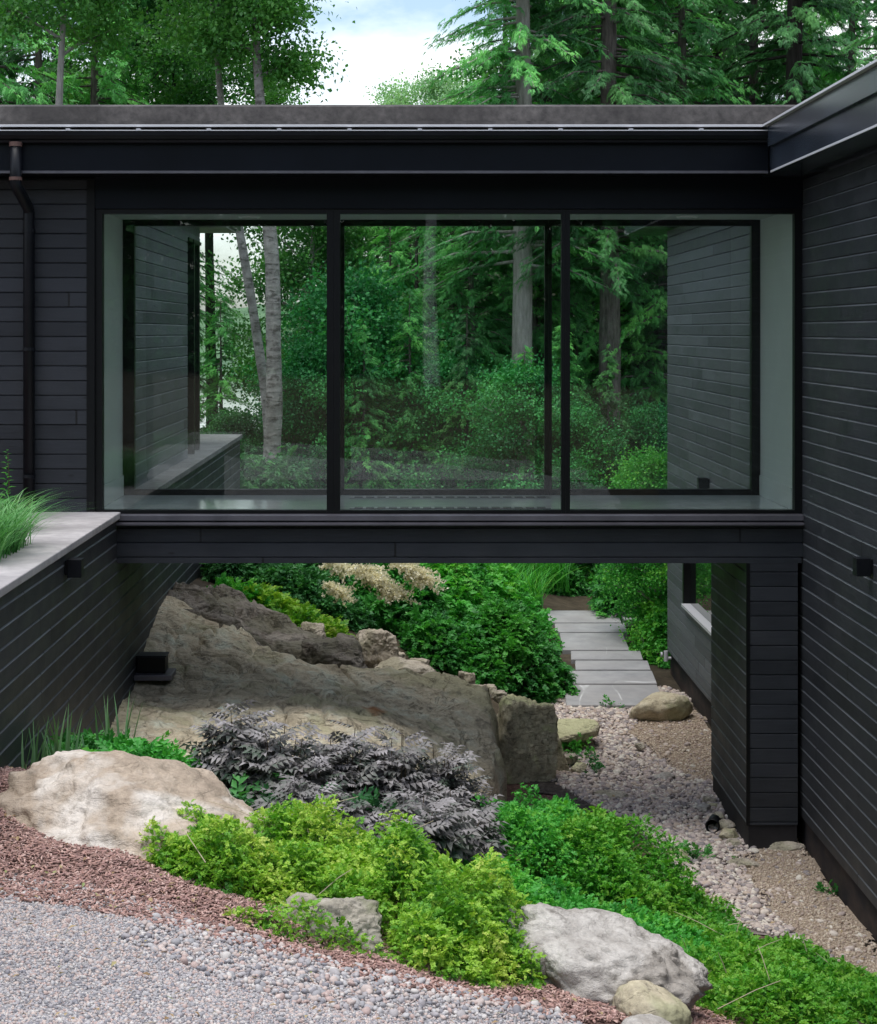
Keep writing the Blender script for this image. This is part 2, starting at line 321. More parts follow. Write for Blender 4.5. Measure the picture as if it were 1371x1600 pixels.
def bark_mat(name, a, b, dark=None, birch=False):
    t = NT(name); p = t.obj(); n = t.noise(t.map(p, (9, 9, 1.6)), 2.2, 8, .65)
    if birch:
        n = t.noise(t.map(p, (2.2, 2.2, 9)), 1.6, 6, .6, .6); n2 = t.noise(p, 5, 6, .65)
        c = t.mix(t.ramp(t.math('ADD', t.math('MULTIPLY', n, .55), t.math('MULTIPLY', t.noise(p, 9, 6, .7), .45)), [(.50, 0), (.60, .8)]), t.ramp(n2, [(.3, a), (.7, b)]), dark)
    else: c = t.ramp(n, [(.3, a), (.7, b)])
    return t.end(t.pbr(c, .9, .15, t.bump(n, .8, .03)))
M['bark'] = bark_mat('grey_brown_bark', (.05, .042, .038), (.19, .165, .15))
M['bark_dark'] = bark_mat('dark_wet_bark', (.016, .014, .013), (.055, .048, .043))
M['bark_birch'] = bark_mat('birch_bark', (.20, .185, .17), (.46, .43, .405), (.07, .06, .052), True)
M['bark_white'] = bark_mat('chalk_white_bark', (.66, .65, .63), (.85, .84, .82), (.12, .10, .09), True)
M['bark_pale'] = bark_mat('pale_grey_bark', (.24, .22, .20), (.46, .43, .40))
M['stem'] = simple('plant_stem', (.10, .075, .045), .8, .2)
M['twig'] = simple('pale_dead_twig', (.45, .38, .28), .8, .2)
def glass():
    t = NT('window_glass')
    fr = t.math('MULTIPLY', t.n('ShaderNodeFresnel', {'IOR': 1.5}).outputs[0], .8)
    tr = t.n('ShaderNodeBsdfTransparent', {'Color': (.972, .99, .98, 1)}).outputs[0]
    gl = t.n('ShaderNodeBsdfGlossy', {'Color': (.95, 1, .98, 1), 'Roughness': .0}).outputs[0]
    return t.end(t.n('ShaderNodeMixShader', {0: fr, 1: tr, 2: gl}).outputs[0])
M['glass'] = glass()
def darkglass():
    t = NT('dark_room_glass'); return t.end(t.pbr((.01, .014, .012), .02, 1.0))
M['darkglass'] = darkglass()
def water():
    t = NT('lake_water'); n = t.noise(t.map(t.pos(), (.15, .6, 1)), 1, 4)
    return t.end(t.pbr((.03, .05, .055), .06, .6, t.bump(n, .1, .1)))
M['water'] = water()
M['hill'] = ground_mat('far_wooded_hill', (.07, .13, .07), (.11, .19, .10), (.17, .27, .14), .12)

# ---------------------------------------------------------------- terrain
CP = []   # (X, Y, Z)
def cpd(px, d, z): CP.append((XA(px, d), d-D0, z))
for px, d, z in [(1112, 19, 0), (1168, 17, 0), (1371, 14.3, 0), (1000, 23.0, .03), (960, 23.7, 0), (960, 25, .04), (960, 27, .12), (940, 29, .22), (940, 31, .32), (1040, 25.5, .03), (850, 22, .08), (900, 19.8, 0), (870, 17.5, .05), (1000, 16.5, 0), (1371, 12.7, 0),
                 (1100, 14.5, .12), (1000, 14.3, .22), (1200, 13.2, .18), (1371, 13.2, .05), (1250, 15.2, .0), (1300, 11.5, .55), (1450, 11.8, .25), (1600, 13, 0), (1700, 10, .3),
                 (0, 12.1, 1.86), (60, 11.6, 1.88), (0, 11, 1.92), (140, 10.6, 1.80), (0, 9.9, 1.88), (250, 10.0, 1.75), (560, 9.4, 1.5), (800, 9.1, 1.35), (1100, 9.8, 1.02), (950, 9.9, 1.15), (0, 7.5, 1.98), (400, 8, 1.78), (800, 8, 1.55), (1100, 8, 1.4), (1400, 8.5, 1.0),
                 (230, 11.8, 1.50), (400, 11.3, 1.45), (600, 11.3, 1.22), (800, 11.3, .95), (1000, 11.3, .80), (480, 12.6, 1.15), (300, 12.6, 1.35), (650, 12.8, .95), (800, 13.4, .6), (900, 13.2, .48),
                 (100, 13.5, 1.5), (130, 15, 1.2), (180, 16.5, .9), (450, 14.5, .8), (650, 15, .5), (750, 16.5, .2),
                 (400, 18, .3), (250, 19.5, 1.1), (550, 19.5, .4), (700, 20.5, .3), (300, 21.5, 1.45), (350, 22.5, 1.55), (450, 22.5, 1.3), (540, 22, 1.0), (640, 22.5, .7), (750, 23, .4), (860, 23.5, .12),
                 (400, 25, 1.4), (550, 25, 1.2), (700, 26, .75), (850, 28, .45), (500, 30, .9), (700, 32, .6), (300, 30, .9), (1100, 32, .5), (900, 36, .3), (1300, 40, .2), (200, 38, 0), (600, 42, -.4), (1000, 45, -.4), (1600, 30, .5), (1500, 20, .1)]:
    cpd(px, d, z)
for X, Y, z in [(0, -D0, 3.0), (-3, -D0, 3.1), (3, -D0, 2.8), (0, -13, 2.35), (-3, -12.5, 2.4), (3.2, -12, 1.9), (0, -22, 3.2), (-6, -22, 3.3), (6, -22, 3.0), (-5, -8, 2.2), (-5, 0, 2.4), (-5, 8, 1.8), (-8, 20, .5), (7, -5, .5), (9, -14, 1.5)]:
    CP.append((X, Y, z))
CP = np.array(CP); _n = len(CP)
def _phi(a, b): return np.sqrt(((a[:, None, :]-b[None, :, :])**2).sum(-1)+.25)
_A = np.zeros((_n+3, _n+3)); _A[:_n, :_n] = _phi(CP[:, :2], CP[:, :2])+np.eye(_n)*-.02; _A[:_n, _n] = 1; _A[:_n, _n+1:] = CP[:, :2]; _A[_n:, :_n] = _A[:_n, _n:].T
_W = np.linalg.solve(_A, np.concatenate([CP[:, 2], np.zeros(3)]))
def h(X, Y):
    X = np.atleast_1d(np.asarray(X, float)); Y = np.atleast_1d(np.asarray(Y, float)); sh = X.shape
    q = np.stack([np.clip(X.ravel(), -12, 12), np.clip(Y.ravel(), -24, 30)], 1)
    z = np.empty(len(q))
    for i in range(0, len(q), 20000):
        qq = q[i:i+20000]; z[i:i+20000] = _phi(qq, CP[:, :2])@_W[:_n]+_W[_n]+qq@_W[_n+1:]
    z = z.reshape(sh)
    z = z+.03*fbm(np.stack([X*1.3, Y*1.3, X*0], -1), 3)
    m = np.clip((X-1.45)/.35, 0, 1)*np.clip((3.9-X)/.3, 0, 1)*np.clip((Y-5.9)/.4, 0, 1)*np.clip((16-Y)/1.5, 0, 1)      # the path lies in a shallow cut
    pz = .06+.06*(Y-6.3)-.05; z = np.where(z > pz, z*(1-m)+pz*m, z)
    far = np.clip((Y-30)/35, 0, 1); z = z*(1-far)+(-3.4)*far           # shore, then lake bed
    return z
def h1(x, y): return float(h(np.array([x]), np.array([y]))[0])
def G(px, py, dmin=5, dmax=60):
    """the ground point seen at a pixel"""
    d = np.arange(dmin, dmax, .04); X = (px-VX)/F_PX*d; Z = EYE-(py-VY)/F_PX*d; g = h(X, d-D0)
    i = np.argmax(Z < g); return np.array([X[i], d[i]-D0, g[i]])
def ground_grid(name, xs, ys, mat, dz=0):
    XX, YY = np.meshgrid(xs, ys); Z = h(XX, YY)+dz; nx = len(xs); V = np.stack([XX.ravel(), YY.ravel(), Z.ravel()], 1)
    i = np.arange(len(ys)-1)[:, None]*nx+np.arange(nx-1)[None, :]; i = i.ravel()
    return nobj(name, V, np.stack([i, i+1, i+1+nx, i+nx], 1), mat, smooth=True)
xs = np.concatenate([np.linspace(-900, -60, 8), np.linspace(-55, -12.5, 12), np.arange(-12, 12.01, .15), np.linspace(12.5, 55, 12), np.linspace(60, 900, 8)])
ys = np.concatenate([np.linspace(-300, -50, 6), np.linspace(-45, -20, 10), np.arange(-19.5, 30, .15), np.linspace(31, 70, 14), np.linspace(80, 900, 8)])
tag(ground_grid('ground', xs, ys, M['soil']), kind='structure')
def inpoly(x, y, poly):
    x = np.asarray(x); y = np.asarray(y); r = np.zeros(x.shape, bool); n = len(poly); j = n-1
    for i in range(n):
        xi, yi = poly[i][:2]; xj, yj = poly[j][:2]
        c = ((yi > y) != (yj > y)) & (x < (xj-xi)*(y-yi)/((yj-yi) if yj != yi else 1e-9)+xi); r ^= c; j = i
    return r
def patch(name, poly, mat, dz, st=.06, jag=.12):
    poly = [tuple(p[:2]) for p in poly]; a = np.array(poly); x0, y0 = a.min(0)-.2; x1, y1 = a.max(0)+.2
    xs = np.arange(x0, x1, st); ys = np.arange(y0, y1, st); XX, YY = np.meshgrid(xs, ys); Z = h(XX, YY)+dz
    nx = len(xs); V = np.stack([XX.ravel(), YY.ravel(), Z.ravel()], 1)
    i = (np.arange(len(ys)-1)[:, None]*nx+np.arange(nx-1)[None, :]).ravel()
    cx = V[i, 0]+st/2; cy = V[i, 1]+st/2; nn = np.stack([cx*3, cy*3, cx*0], -1)
    k = inpoly(cx+jag*fbm(nn, 3), cy+jag*fbm(nn+50, 3), poly); i = i[k]
    Fq = np.stack([i, i+1, i+1+nx, i+nx], 1); u, inv = np.unique(Fq, return_inverse=True)
    return tag(nobj(name, V[u], inv.reshape(Fq.shape), mat, smooth=True), kind='structure')
def Gp(pts): return [tuple(G(*p)[:2]) for p in pts]
DRIVE = Gp([(-60, 1362), (0, 1370), (120, 1388), (230, 1405), (330, 1443), (450, 1495), (600, 1545), (760, 1572), (900, 1600)])+[(1.8, -9.3), (3.4, -10.5), (3.4, -13.5), (0, -14), (-8, -14), (-8, -7)]
BED = [(-2.6, -7.0)]+DRIVE[:9]+[(1.8, -9.4)]+Gp([(1300, 1598), (1371, 1530), (1250, 1440), (1120, 1400), (1000, 1260), (870, 1215)])+[(0.6, 2.0), (-2.6, 2.0)]
STREAM = Gp([(845, 1130), (850, 1078), (905, 1075), (1045, 1078), (1075, 1090)])+[(3.6, 6.5), (3.6, -6.5)]+Gp([(1371, 1560), (1250, 1480), (1120, 1440), (1000, 1300), (860, 1225)])
FINE_A = Gp([(1000, 1130), (1075, 1110)])+[(3.6, 6.2), (3.6, 2.2)]+Gp([(1100, 1225), (1030, 1190), (980, 1150)])
FINE_B = Gp([(1160, 1345), (1180, 1330)])+[(3.62, 0), (3.62, -5.5)]+Gp([(1371, 1560), (1290, 1500), (1190, 1410)])
patch('driveway', DRIVE, M['drive'], .012)
patch('planting_bed', BED, M['bed'], .006)
patch('stream_bed', STREAM, M['stream'], .014)
patch('gravel_strip', FINE_A, M['fine'], .026); patch('gravel_strip', FINE_B, M['fine'], .026)
patch('soil_patch', Gp([(860, 1200), (905, 1205), (960, 1228), (1045, 1250), (1070, 1270), (1050, 1330), (900, 1300), (840, 1240)]), ground_mat('dark_soil', (.035, .030, .028), (.07, .06, .055), (.12, .105, .095), 18, 30), .021, .05, .2)  # soil sheet in a darker tone than the bed around it
patch('terrace_soil', [(-9, -10), (-3.4, -10), (-3.4, -.05), (-9, -.05)], M['soil'], 0)
MB().box(-900, 900, 48, 1200, -2.45, -2.4).build('lake', M['water'])['kind'] = 'structure'
# far wooded hills across the lake
hx = np.linspace(-500, 400, 120); hy = np.linspace(430, 700, 24); XX, YY = np.meshgrid(hx, hy)
ZZ = -4+(np.sin(np.clip((YY-430)/270, 0, 1)*math.pi/2))*(19+13*fbm(np.stack([XX/90, YY/90, XX*0], -1), 4))+1.2*fbm(np.stack([XX/6, YY/6, XX*0], -1), 2)
i = (np.arange(23)[:, None]*120+np.arange(119)[None, :]).ravel()
tag(nobj('hills', np.stack([XX.ravel(), YY.ravel(), ZZ.ravel()], 1), np.stack([i, i+1, i+121, i+120], 1), M['hill']), kind='structure')

# ---------------------------------------------------------------- siding
def sprof(z0, z1, zoff=0.0, cham=False):
    """board profile: list of (o, z); o < 0 is into the wall"""
    pr = []; k0 = math.floor((z0-zoff)/PITCH)
    z = k0*PITCH+zoff
    while z < z1-1e-6:
        for o, q in (((-.014, 0), (0, .003), (0, PITCH-.017), (-.015, PITCH-.001)) if cham else ((-.014, 0), (-.014, .006), (0, .006), (0, PITCH-.009), (-.012, PITCH-.002))):
            zz = min(max(z+q, z0), z1)
            if not pr or (abs(pr[-1][1]-zz) > 1e-5 or abs(pr[-1][0]-o) > 1e-5): pr.append((o, zz))
        z += PITCH
    return pr
def siding(mb, axis, plane, sgn, a, b, z0, z1, thick=.1, zoff=0.0):
    """axis 'x': wall faces +-Y at y=plane, runs x a..b;  axis 'y': wall faces +-X at x=plane, runs y a..b; sgn = outward direction"""
    pr = sprof(z0, z1, zoff, axis == 'y'); L_ = [(plane+sgn*o, z) for o, z in pr]; back = plane-sgn*thick
    prof = L_+[(back, z1), (back, z0)]
    n = len(prof); vs = []
    for q in (a, b):
        for t_, z in prof: vs.append((q, t_, z) if axis == 'x' else (t_, q, z))
    fs = [(i, (i+1) % n, (i+1) % n+n, i+n) for i in range(n)]
    # end caps as quads between front profile and the back
    for off in (0, n):
        m = len(L_)
        ext = []
        for i in range(m-1): pass
        fs.append(tuple(range(off, off+n)))
    mb.add(vs, fs)
def rect_ring(mb, axis, plane, a, b, z0, z1, holes, *k): pass

ZF, ZC = 3.09, 5.84                    # bridge floor and ceiling
XL, XR = -2.81, 3.62                   # wing side walls
# ---- bridge ----
br = thing('glass_bridge', 'glazed black footbridge corridor spanning between the two house wings', 'bridge', (.4, 0, 2.62))
mb = MB(); siding(mb, 'x', 0, -1, -2.61, 3.12, 2.62, 2.985, .12); siding(mb, 'x', 0, -1, 3.12, XR-.002, 2.62, 2.985, .12); siding(mb, 'x', 2.0, 1, -2.61, XR-.002, 2.62, 2.985, .12)
mb.box(-2.60, XR-.004, .125, 1.875, 2.64, 2.74)
mb.build('edge_beam', M['siding'], br)
mb = MB(); mb.box(-2.6, XR-.003, -.02, 2.02, 2.9895, 3.055); mb.build('sill_band', M['frame'], br)
mb = MB(); mb.ext([(-.055, 3.012), (-.055, 3.055), (.0, 3.068), (.0, 3.012)], 'x', -2.63, XR-.004); mb.ext([(-.085, 2.972), (-.085, 2.988), (-.0205, 3.000), (-.0205, 2.972)], 'x', -2.63, XR-.004)
mb.build('sill_flashing', M['sillmetal'], br)
mb = MB(); mb.box(-2.85, 3.6, .13, 1.68, 3.06, ZF); mb.build('floor', M['floor'], br)
mb = MB(); mb.box(-2.85, 3.6, .13, 1.68, ZC, 5.95); mb.build('ceiling', M['ceil'], br)
for X0, X1, nm in ((-2.95, -2.81+.0, 'white_wall'), (3.555, 3.62-.003, 'white_wall')):
    o = MB().box(X0, X1, .135, 1.675, ZF+.001, ZC-.001).build(nm, M['white'], br)
    xx = X1 if X0 < 0 else X0
    MB().box(*( (xx, xx+.012) if X0 < 0 else (xx-.012, xx)), .14, 1.67, ZF+.002, ZF+.2).build('skirting', M['white'], o)
def glazing(yf, yb, back=False):
    nm = 'rear_window' if back else 'front_window'
    zb, zt = 3.07, ZC
    xs_ = [(-2.81, -2.745), (-.705, -.585), (1.43, 1.508), (3.55, 3.617)]
    if back: xs_ = [(-2.81, -2.70), (-.70, -.60), (1.405, 1.475), (3.47, 3.555)]
    for i in range(3):
        x0 = xs_[i][1]; x1 = xs_[i+1][0]
        fr = MB()
        lw = .0
        a = xs_[i][0] if i == 0 else (xs_[i][0]+xs_[i][1])/2+.0005
        b = xs_[i+1][1] if i == 2 else (xs_[i+1][0]+xs_[i+1][1])/2-.0005
        fr.box(a, x0, yf, yb, zb, zt+(.0 if back else .0)); fr.box(x1, b, yf, yb, zb, zt)
        fr.box(x0+.0005, x1-.0005, yf, yb, zb, zb+.03 if not back else zb+.075); fr.box(x0+.0005, x1-.0005, yf, yb, zt-.045 if not back else zt-.06, zt)
        f = fr.build(nm, M['frame'], br)
        ym = (yf+yb)/2
        MB().box(x0-.01, x1+.01, ym-.004, ym+.004, zb+.02, zt-.03).build('pane', M['glass'], f)
glazing(.02, .12); glazing(1.70, 1.80, True)
for d, y in ((18.4, 0), (17.3, 0)):
    y0 = d-D0; g = MB(); x0, x1 = XA(552, d), XA(855, d)
    o = MB().box(x0-.03, x1+.03, y0-.075, y0+.075, ZF-.0, ZF+.006).build('floor_grille', M['sillmetal'], br)
    k = 17; wv = (x1-x0)/k
    for i in range(k): g.box(x0+i*wv+.015, x0+(i+1)*wv-.015, y0-.06, y0+.06, ZF+.004, ZF+.009)
    g.build('slot', M['frame'], o)
for px in (390, 1074):
    d = 18.15; c = MB(); x = XA(px, d); c.tube([(x, d-D0, ZC-.001), (x, d-D0, ZC-.016)], [.11, .098], 28); o = c.build('ceiling_light', M['lamp'], br)
    MB().tube([(x, d-D0, ZC-.0165), (x, d-D0, ZC-.02)], [.075, .07], 24).build('lens', M['ceil'], o)
# header above the windows, soffit, fascia, gutter, roof
mb = MB(); mb.box(-2.81, XR-.004, -.0, .14, ZC+.0005, 6.128); mb.box(-2.81, XR-.004, 1.66, 2.0, ZC+.0005, 6.128); mb.build('header', M['fascia'], br)
YE = -.40                                        # eave plane
RX = 3.235                                       # right wing's eave plane
mb = MB(); mb.box(-9.0, RX-.005, YE, 2.4, 6.13, 6.50); mb.build('fascia', M['fascia'], br)
mb = MB(); mb.box(-9, RX-.01, YE-.012, YE-.001, 6.127, 6.150); mb.build('fascia_trim', M['sillmetal'], br)
g = MB(); gy = YE-.012
g.ext([(gy, 6.395), (gy-.055, 6.395), (gy-.060, 6.415), (gy-.085, 6.425), (gy-.105, 6.455), (gy-.11, 6.493), (gy-.102, 6.493), (gy-.097, 6.458), (gy-.08, 6.432), (gy-.055, 6.42), (gy-.05, 6.402), (gy, 6.402)], 'x', -9, RX-.02)
g.ext([(gy-.005, 6.402), (gy-.0, 6.49), (gy-.004, 6.49)], 'x', -9, RX-.02)
gt = g.build('gutter', M['metal'], br)
MB().box(-9, RX-.02, gy-.116, gy-.098, 6.492, 6.500).build('gutter_lip', M['edge'], gt)
for i in range(12):
    x = -3.6+i*.62
    MB().box(x, x+.035, gy-.118, gy, 6.5005, 6.512).build('gutter_strap', M['edge'], gt)
MB().ext([(YE-.055, 6.535), (YE-.055, 6.553), (YE+.12, 6.575), (YE+.12, 6.535)], 'x', -9, RX+.0).build('drip_edge', M['edge'], br)
mb = MB(); mb.box(-9, 3.9, YE+.06, 2.35, 6.50, 6.60); mb.ext([(YE+.09, 6.60), (YE+.12, 6.735), (YE+.20, 6.76), (2.2, 6.76), (2.3, 6.60)], 'x', -9, 4.4); mb.build('flat_roof', M['membrane'], br)

# ---- left wing ----
lw = thing('left_wing', 'black board-clad house wing with downspout on the left', 'house', (-5.5, 0, 3.05))
mb = MB(); siding(mb, 'x', 0.0, -1, -9, XL-.075, 3.0, 6.1, .12); mb.build('front_wall', M['siding'], lw)
mb = MB(); mb.box(XL-.074, XL-.001, -.012, .13, 3.0, 6.1); mb.build('corner_trim', M['frame'], lw)
mb = MB(); mb.box(-9, XL-.001, .125, 8.7, 6.0, 6.6); siding(mb, 'y', XL, 1, 1.81, 7.28, 3.0, 6.1, .12); siding(mb, 'y', XL, 1, 7.28, 8.75, 5.95, 6.1, .12); siding(mb, 'x', 8.8, 1, -9, XL-1.6, 3, 6.1, .12); mb.build('side_wall', M['siding_lit'], lw)
mb = MB(); mb.box(XL-.12, XL-.02, 7.29, 7.37, 3.1, 5.94); mb.box(XL-.12, XL+.03, 7.75, 7.85, 3.1, 5.94); mb.box(XL-.12, XL-.0, 8.62, 8.74, 3.1, 5.94); mb.box(XL-.12, XL+.02, 7.3, 8.74, 5.90, 5.945)
f = mb.build('corner_window', M['frame'], lw)
MB().box(XL-.07, XL-.06, 7.3, 8.7, 3.1, 5.93).build('pane', M['glass'], f)
mb = MB(); mb.box(-9, -2.41, 2.405, 10.6, 6.20, 6.55); mb.build('rear_eave', M['fascia'], lw)
MB().box(-9, -2.44, 2.42, 10.57, 6.551, 6.66).build('roof', M['membrane'], lw)
MB().box(-9, -2.47, 8.9, 10.5, 6.165, 6.198).build('soffit', M['ceil'], lw)
# downspout
x1 = XA(27, 16.6); x2 = XA(45, 16.92)
ds = MB()
def sq(mb, a, b, s):
    a = Vector(a); b = Vector(b); mb.tube([a, b], s, 4)
ds.tube([(x1, YE-.06, 6.40), (x1, YE-.06, 6.02), (x1+.02, YE-.04, 5.98), (x2, -.09, 5.84), (x2, -.065, 5.79), (x2, -.06, 3.10)], .052, 10)
o = ds.build('downspout', M['metal'], lw, smooth=True)
for a, b in ((6.36, 6.40), (6.06, 6.09)): MB().tube([(x1, YE-.06, a), (x1, YE-.06, b)], .058, 12).build('coupling', simple('rusty_coupling', (.11, .06, .05), .7) if 'rc' not in M else M['rc'], o)
for z in (5.62, 4.55, 3.4): MB().tube([(x2, -.062, z), (x2, -.062, z+.03)], .058, 12).build('bracket', M['metal'], o)

# ---- right wing ----
rw = thing('right_wing', 'tall black board-clad house wing filling the right edge', 'house', (5.0, 0, 0))
mb = MB(); siding(mb, 'y', XR, -1, -9.5, 1.99, .30, 6.1, .14)
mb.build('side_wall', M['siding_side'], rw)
mb = MB(); WY0, WY1, WZ0, WZ1 = 3.6, 7.15, 1.19, 2.45
siding(mb, 'y', XR, -1, 1.991, WY0, .34, 6.1, .14); siding(mb, 'y', XR, -1, WY1, 8.75, .34, 6.1, .14); siding(mb, 'y', XR, -1, WY0, WY1, .34, WZ0, .14); siding(mb, 'y', XR, -1, WY0, WY1, WZ1, 6.1, .14)
siding(mb, 'x', 8.76, 1, XR+.01, 9, .34, 6.1, .14)
mb.build('rear_side_wall', M['siding_lit'], rw)
mb = MB(); mb.box(XR-.03, XR+.1, WY1-.09, WY1, WZ0, WZ1); mb.box(XR-.0, XR+.1, WY0, WY0+.07, WZ0, WZ1); mb.box(XR-.0, XR+.1, WY0+.071, WY1-.091, WZ1-.05, WZ1)
f = mb.build('basement_window', M['frame'], rw)
MB().box(XR-.06, XR+.1, WY0-.02, WY1-.092, WZ0-.0, WZ0+.035).build('sill', M['edge'], f)
MB().box(XR+.05, XR+.06, WY0+.07, WY1-.09, WZ0+.04, WZ1-.05).build('pane', M['darkglass'], f)
mb = MB(); mb.box(XR+.035, XR+.2, -9.5, 8.7, -.5, .335); mb.build('foundation', M['base2'], rw)
mb = MB()
mb.box(RX, RX+.3, -9.5, YE-.13, 6.13, 6.35); mb.box(RX-.035, RX+.3, -9.5, YE-.13, 6.351, 6.53); mb.box(RX+.01, RX+.5, YE-.13, 10.6, 6.13, 6.53); mb.box(RX+.3, 9, -9.5, 10.6, 6.15, 6.53)
mb.build('fascia', M['fascia_gloss'], rw)
MB().box(RX-.012, RX-.0005, -9.5, YE-.125, 6.125, 6.142).build('fascia_trim', M['edge'], rw)
MB().ext([(RX-.075, 6.532), (RX-.075, 6.55), (RX+.14, 6.578), (RX+.14, 6.532)], 'y', -9.5, YE-.04).build('drip_edge', M['edge'], rw)
mb = MB(); mb.ext([(RX+.02, 6.54), (RX+.05, 6.60), (RX+.26, 6.625), (RX+.27, 6.70), (RX+.33, 6.765), (9, 6.80), (9, 6.54)], 'y', -9.5, 10.5); mb.build('flat_roof', M['membrane'], rw)

# ---- support pillar under the bridge ----
pl = thing('support_pillar', 'black board-clad pillar carrying the right end of the footbridge', 'pillar', (3.35, 1, 0))
mb = MB(); siding(mb, 'x', 0.0, -1, 3.12+.02, XR-.045, .24, 2.619, .05); mb.box(3.17, XR-.046, .06, 1.99, .25, 2.61)
mb.build('front_cladding', M['siding'], pl)
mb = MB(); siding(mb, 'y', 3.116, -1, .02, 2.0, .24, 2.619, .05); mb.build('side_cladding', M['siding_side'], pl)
MB().box(3.106, 3.139, -.006, .019, .24, 2.619).build('corner_trim', M['frame'], pl)
MB().box(3.13, XR-.05, .012, 1.98, -.5, .238).build('base', M['base'], pl)

# ---- retaining wall ----
rt = thing('retaining_wall', 'long black board-clad retaining wall with pale concrete cap under the footbridge', 'wall', (-2.7, -3, 1))
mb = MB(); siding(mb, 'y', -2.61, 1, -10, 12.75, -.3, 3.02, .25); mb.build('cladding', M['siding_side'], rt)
YR = -.10
mb = MB(); mb.ext([(-3.45, 3.025), (-2.575, 3.025), (-2.575, 3.085), (-3.45, 3.085)], 'y', -10, -1.02); mb.ext([(-3.45, 3.025), (-2.575, 3.025), (-2.575, 3.085), (-3.45, 3.085)], 'y', -1.01, -.002)
mb.build('cap', M['coping'], rt, bevel=.008)
mb = MB(); mb.box(-3.3, -2.575, 1.9, 12.8, 3.025, 3.085); mb.build('rear_cap', mk_conc('grey_deck_cap', (.13, .13, .13), (.24, .24, .24)), rt)
for z, (a, b) in ((0, (0, 0)),):
    pass
# raise soil behind the retaining wall (terrace)
tag(MB().box(-9, -3.451, -10, -.001, 1.0, 3.05).build('terrace', M['bed']), kind='structure')
tag(MB().box(-9, -2.87, -.0, 8.7, 2.7, 3.0).build('terrace', M['base']), kind='structure')

# ---- small fittings ----
def wall_light(x, y, z, sx, label, s=.06):
    t = thing('wall_light', label, 'wall light', (x, y, z), 'square black wall lights on the cladding')
    a, b = sorted((x, x+sx*.02)); MB().box(a, b, y-.055, y+.055, z-.055, z+.055).build('back_plate', M['metal'], t, bevel=.003)
    a, b = sorted((x+sx*.021, x+sx*.13)); MB().box(a, b, y-.065, y+.065, z-.075, z+.065).build('shade', M['metal'], t, bevel=.004)
    a, b = sorted((x+sx*.04, x+sx*.11)); MB().box(a, b, y-.045, y+.045, z-.079, z-.0755).build('lens', M['ceil'], t)
p = P(103, 886, 2.61*F_PX/(VX-103)); wall_light(-2.609, p[1], p[2], 1, 'square black light on the retaining wall just under its concrete cap')
p = P(1360, 884, 3.62*F_PX/(1362-VX)); wall_light(XR-.001, p[1], p[2], -1, 'square black light on the near board wall at the right edge')
p = P(1108, 755, 3.62*F_PX/(1108-VX)); wall_light(XR-.001, p[1], p[2], -1, 'square black light seen through the footbridge glass on the far board wall')
d = 2.61*F_PX/(VX-212); p = P(203, 1052, d)
t = thing('junction_box', 'black box on a grey shelf bracket beside the brown bedrock', 'utility box', (-2.6, p[1], ZA(1058, d)))
z0 = ZA(1060, d); y0 = d-D0
MB().box(-2.609, -2.609+.36, y0-.12, y0+.28, z0, z0+.05).build('shelf', M['sillmetal'], t, bevel=.004)
MB().box(-2.60, -2.60+.28, y0-.0, y0+.22, z0+.051, z0+.205).build('case', M['frame'], t, bevel=.01)
MB().box(-2.605, -2.60+.29, y0-.01, y0+.23, z0+.2055, z0+.220).build('lid', M['metal'], t, bevel=.004)
d = 3.62*F_PX/(1049-VX); p = P(1049, 1025, d)
t = thing('outdoor_tap', 'small pale hose tap low on the far end of the right board wall', 'tap', (XR, p[1], p[2]))
MB().tube([(XR, p[1], p[2]-.03), (XR-.08, p[1], p[2]-.03)], .02, 10).build('spout', M['edge'], t)
MB().tube([(XR-.07, p[1], p[2]-.07), (XR-.07, p[1], p[2]+.07)], .03, 10).build('body', M['edge'], t)
MB().tube([(XR-.12, p[1], p[2]+.02), (XR-.14, p[1], p[2]+.02)], .035, 12).build('handle', M['edge'], t)
p = G(1112, 1303)
t = thing('drain_pipe', 'black drain pipe mouth poking out of the pebbles beside the pillar', 'pipe', p)
n = 20; vs = []; fs = []
a0 = np.array([p[0], p[1]-.05, p[2]+.085]); a1 = np.array([p[0]+.12, p[1]+.45, p[2]+.02])
ax = (a1-a0)/np.linalg.norm(a1-a0); uu = np.cross(ax, [0, 0, 1]); uu /= np.linalg.norm(uu); vv = np.cross(uu, ax)
for c, r_ in ((a1, .062), (a0, .066), (a0-ax*.0, .055), (a1, .05)):
    for k in range(n): vs.append(c+(uu*math.cos(2*math.pi*k/n)+vv*math.sin(2*math.pi*k/n))*r_)
fs = [(i*n+k, i*n+(k+1) % n, (i+1)*n+(k+1) % n, (i+1)*n+k) for i in range(3) for k in range(n)]
q = MB(); q.add(vs, fs); q.build('pipe_body', M['frame'], t, smooth=True)

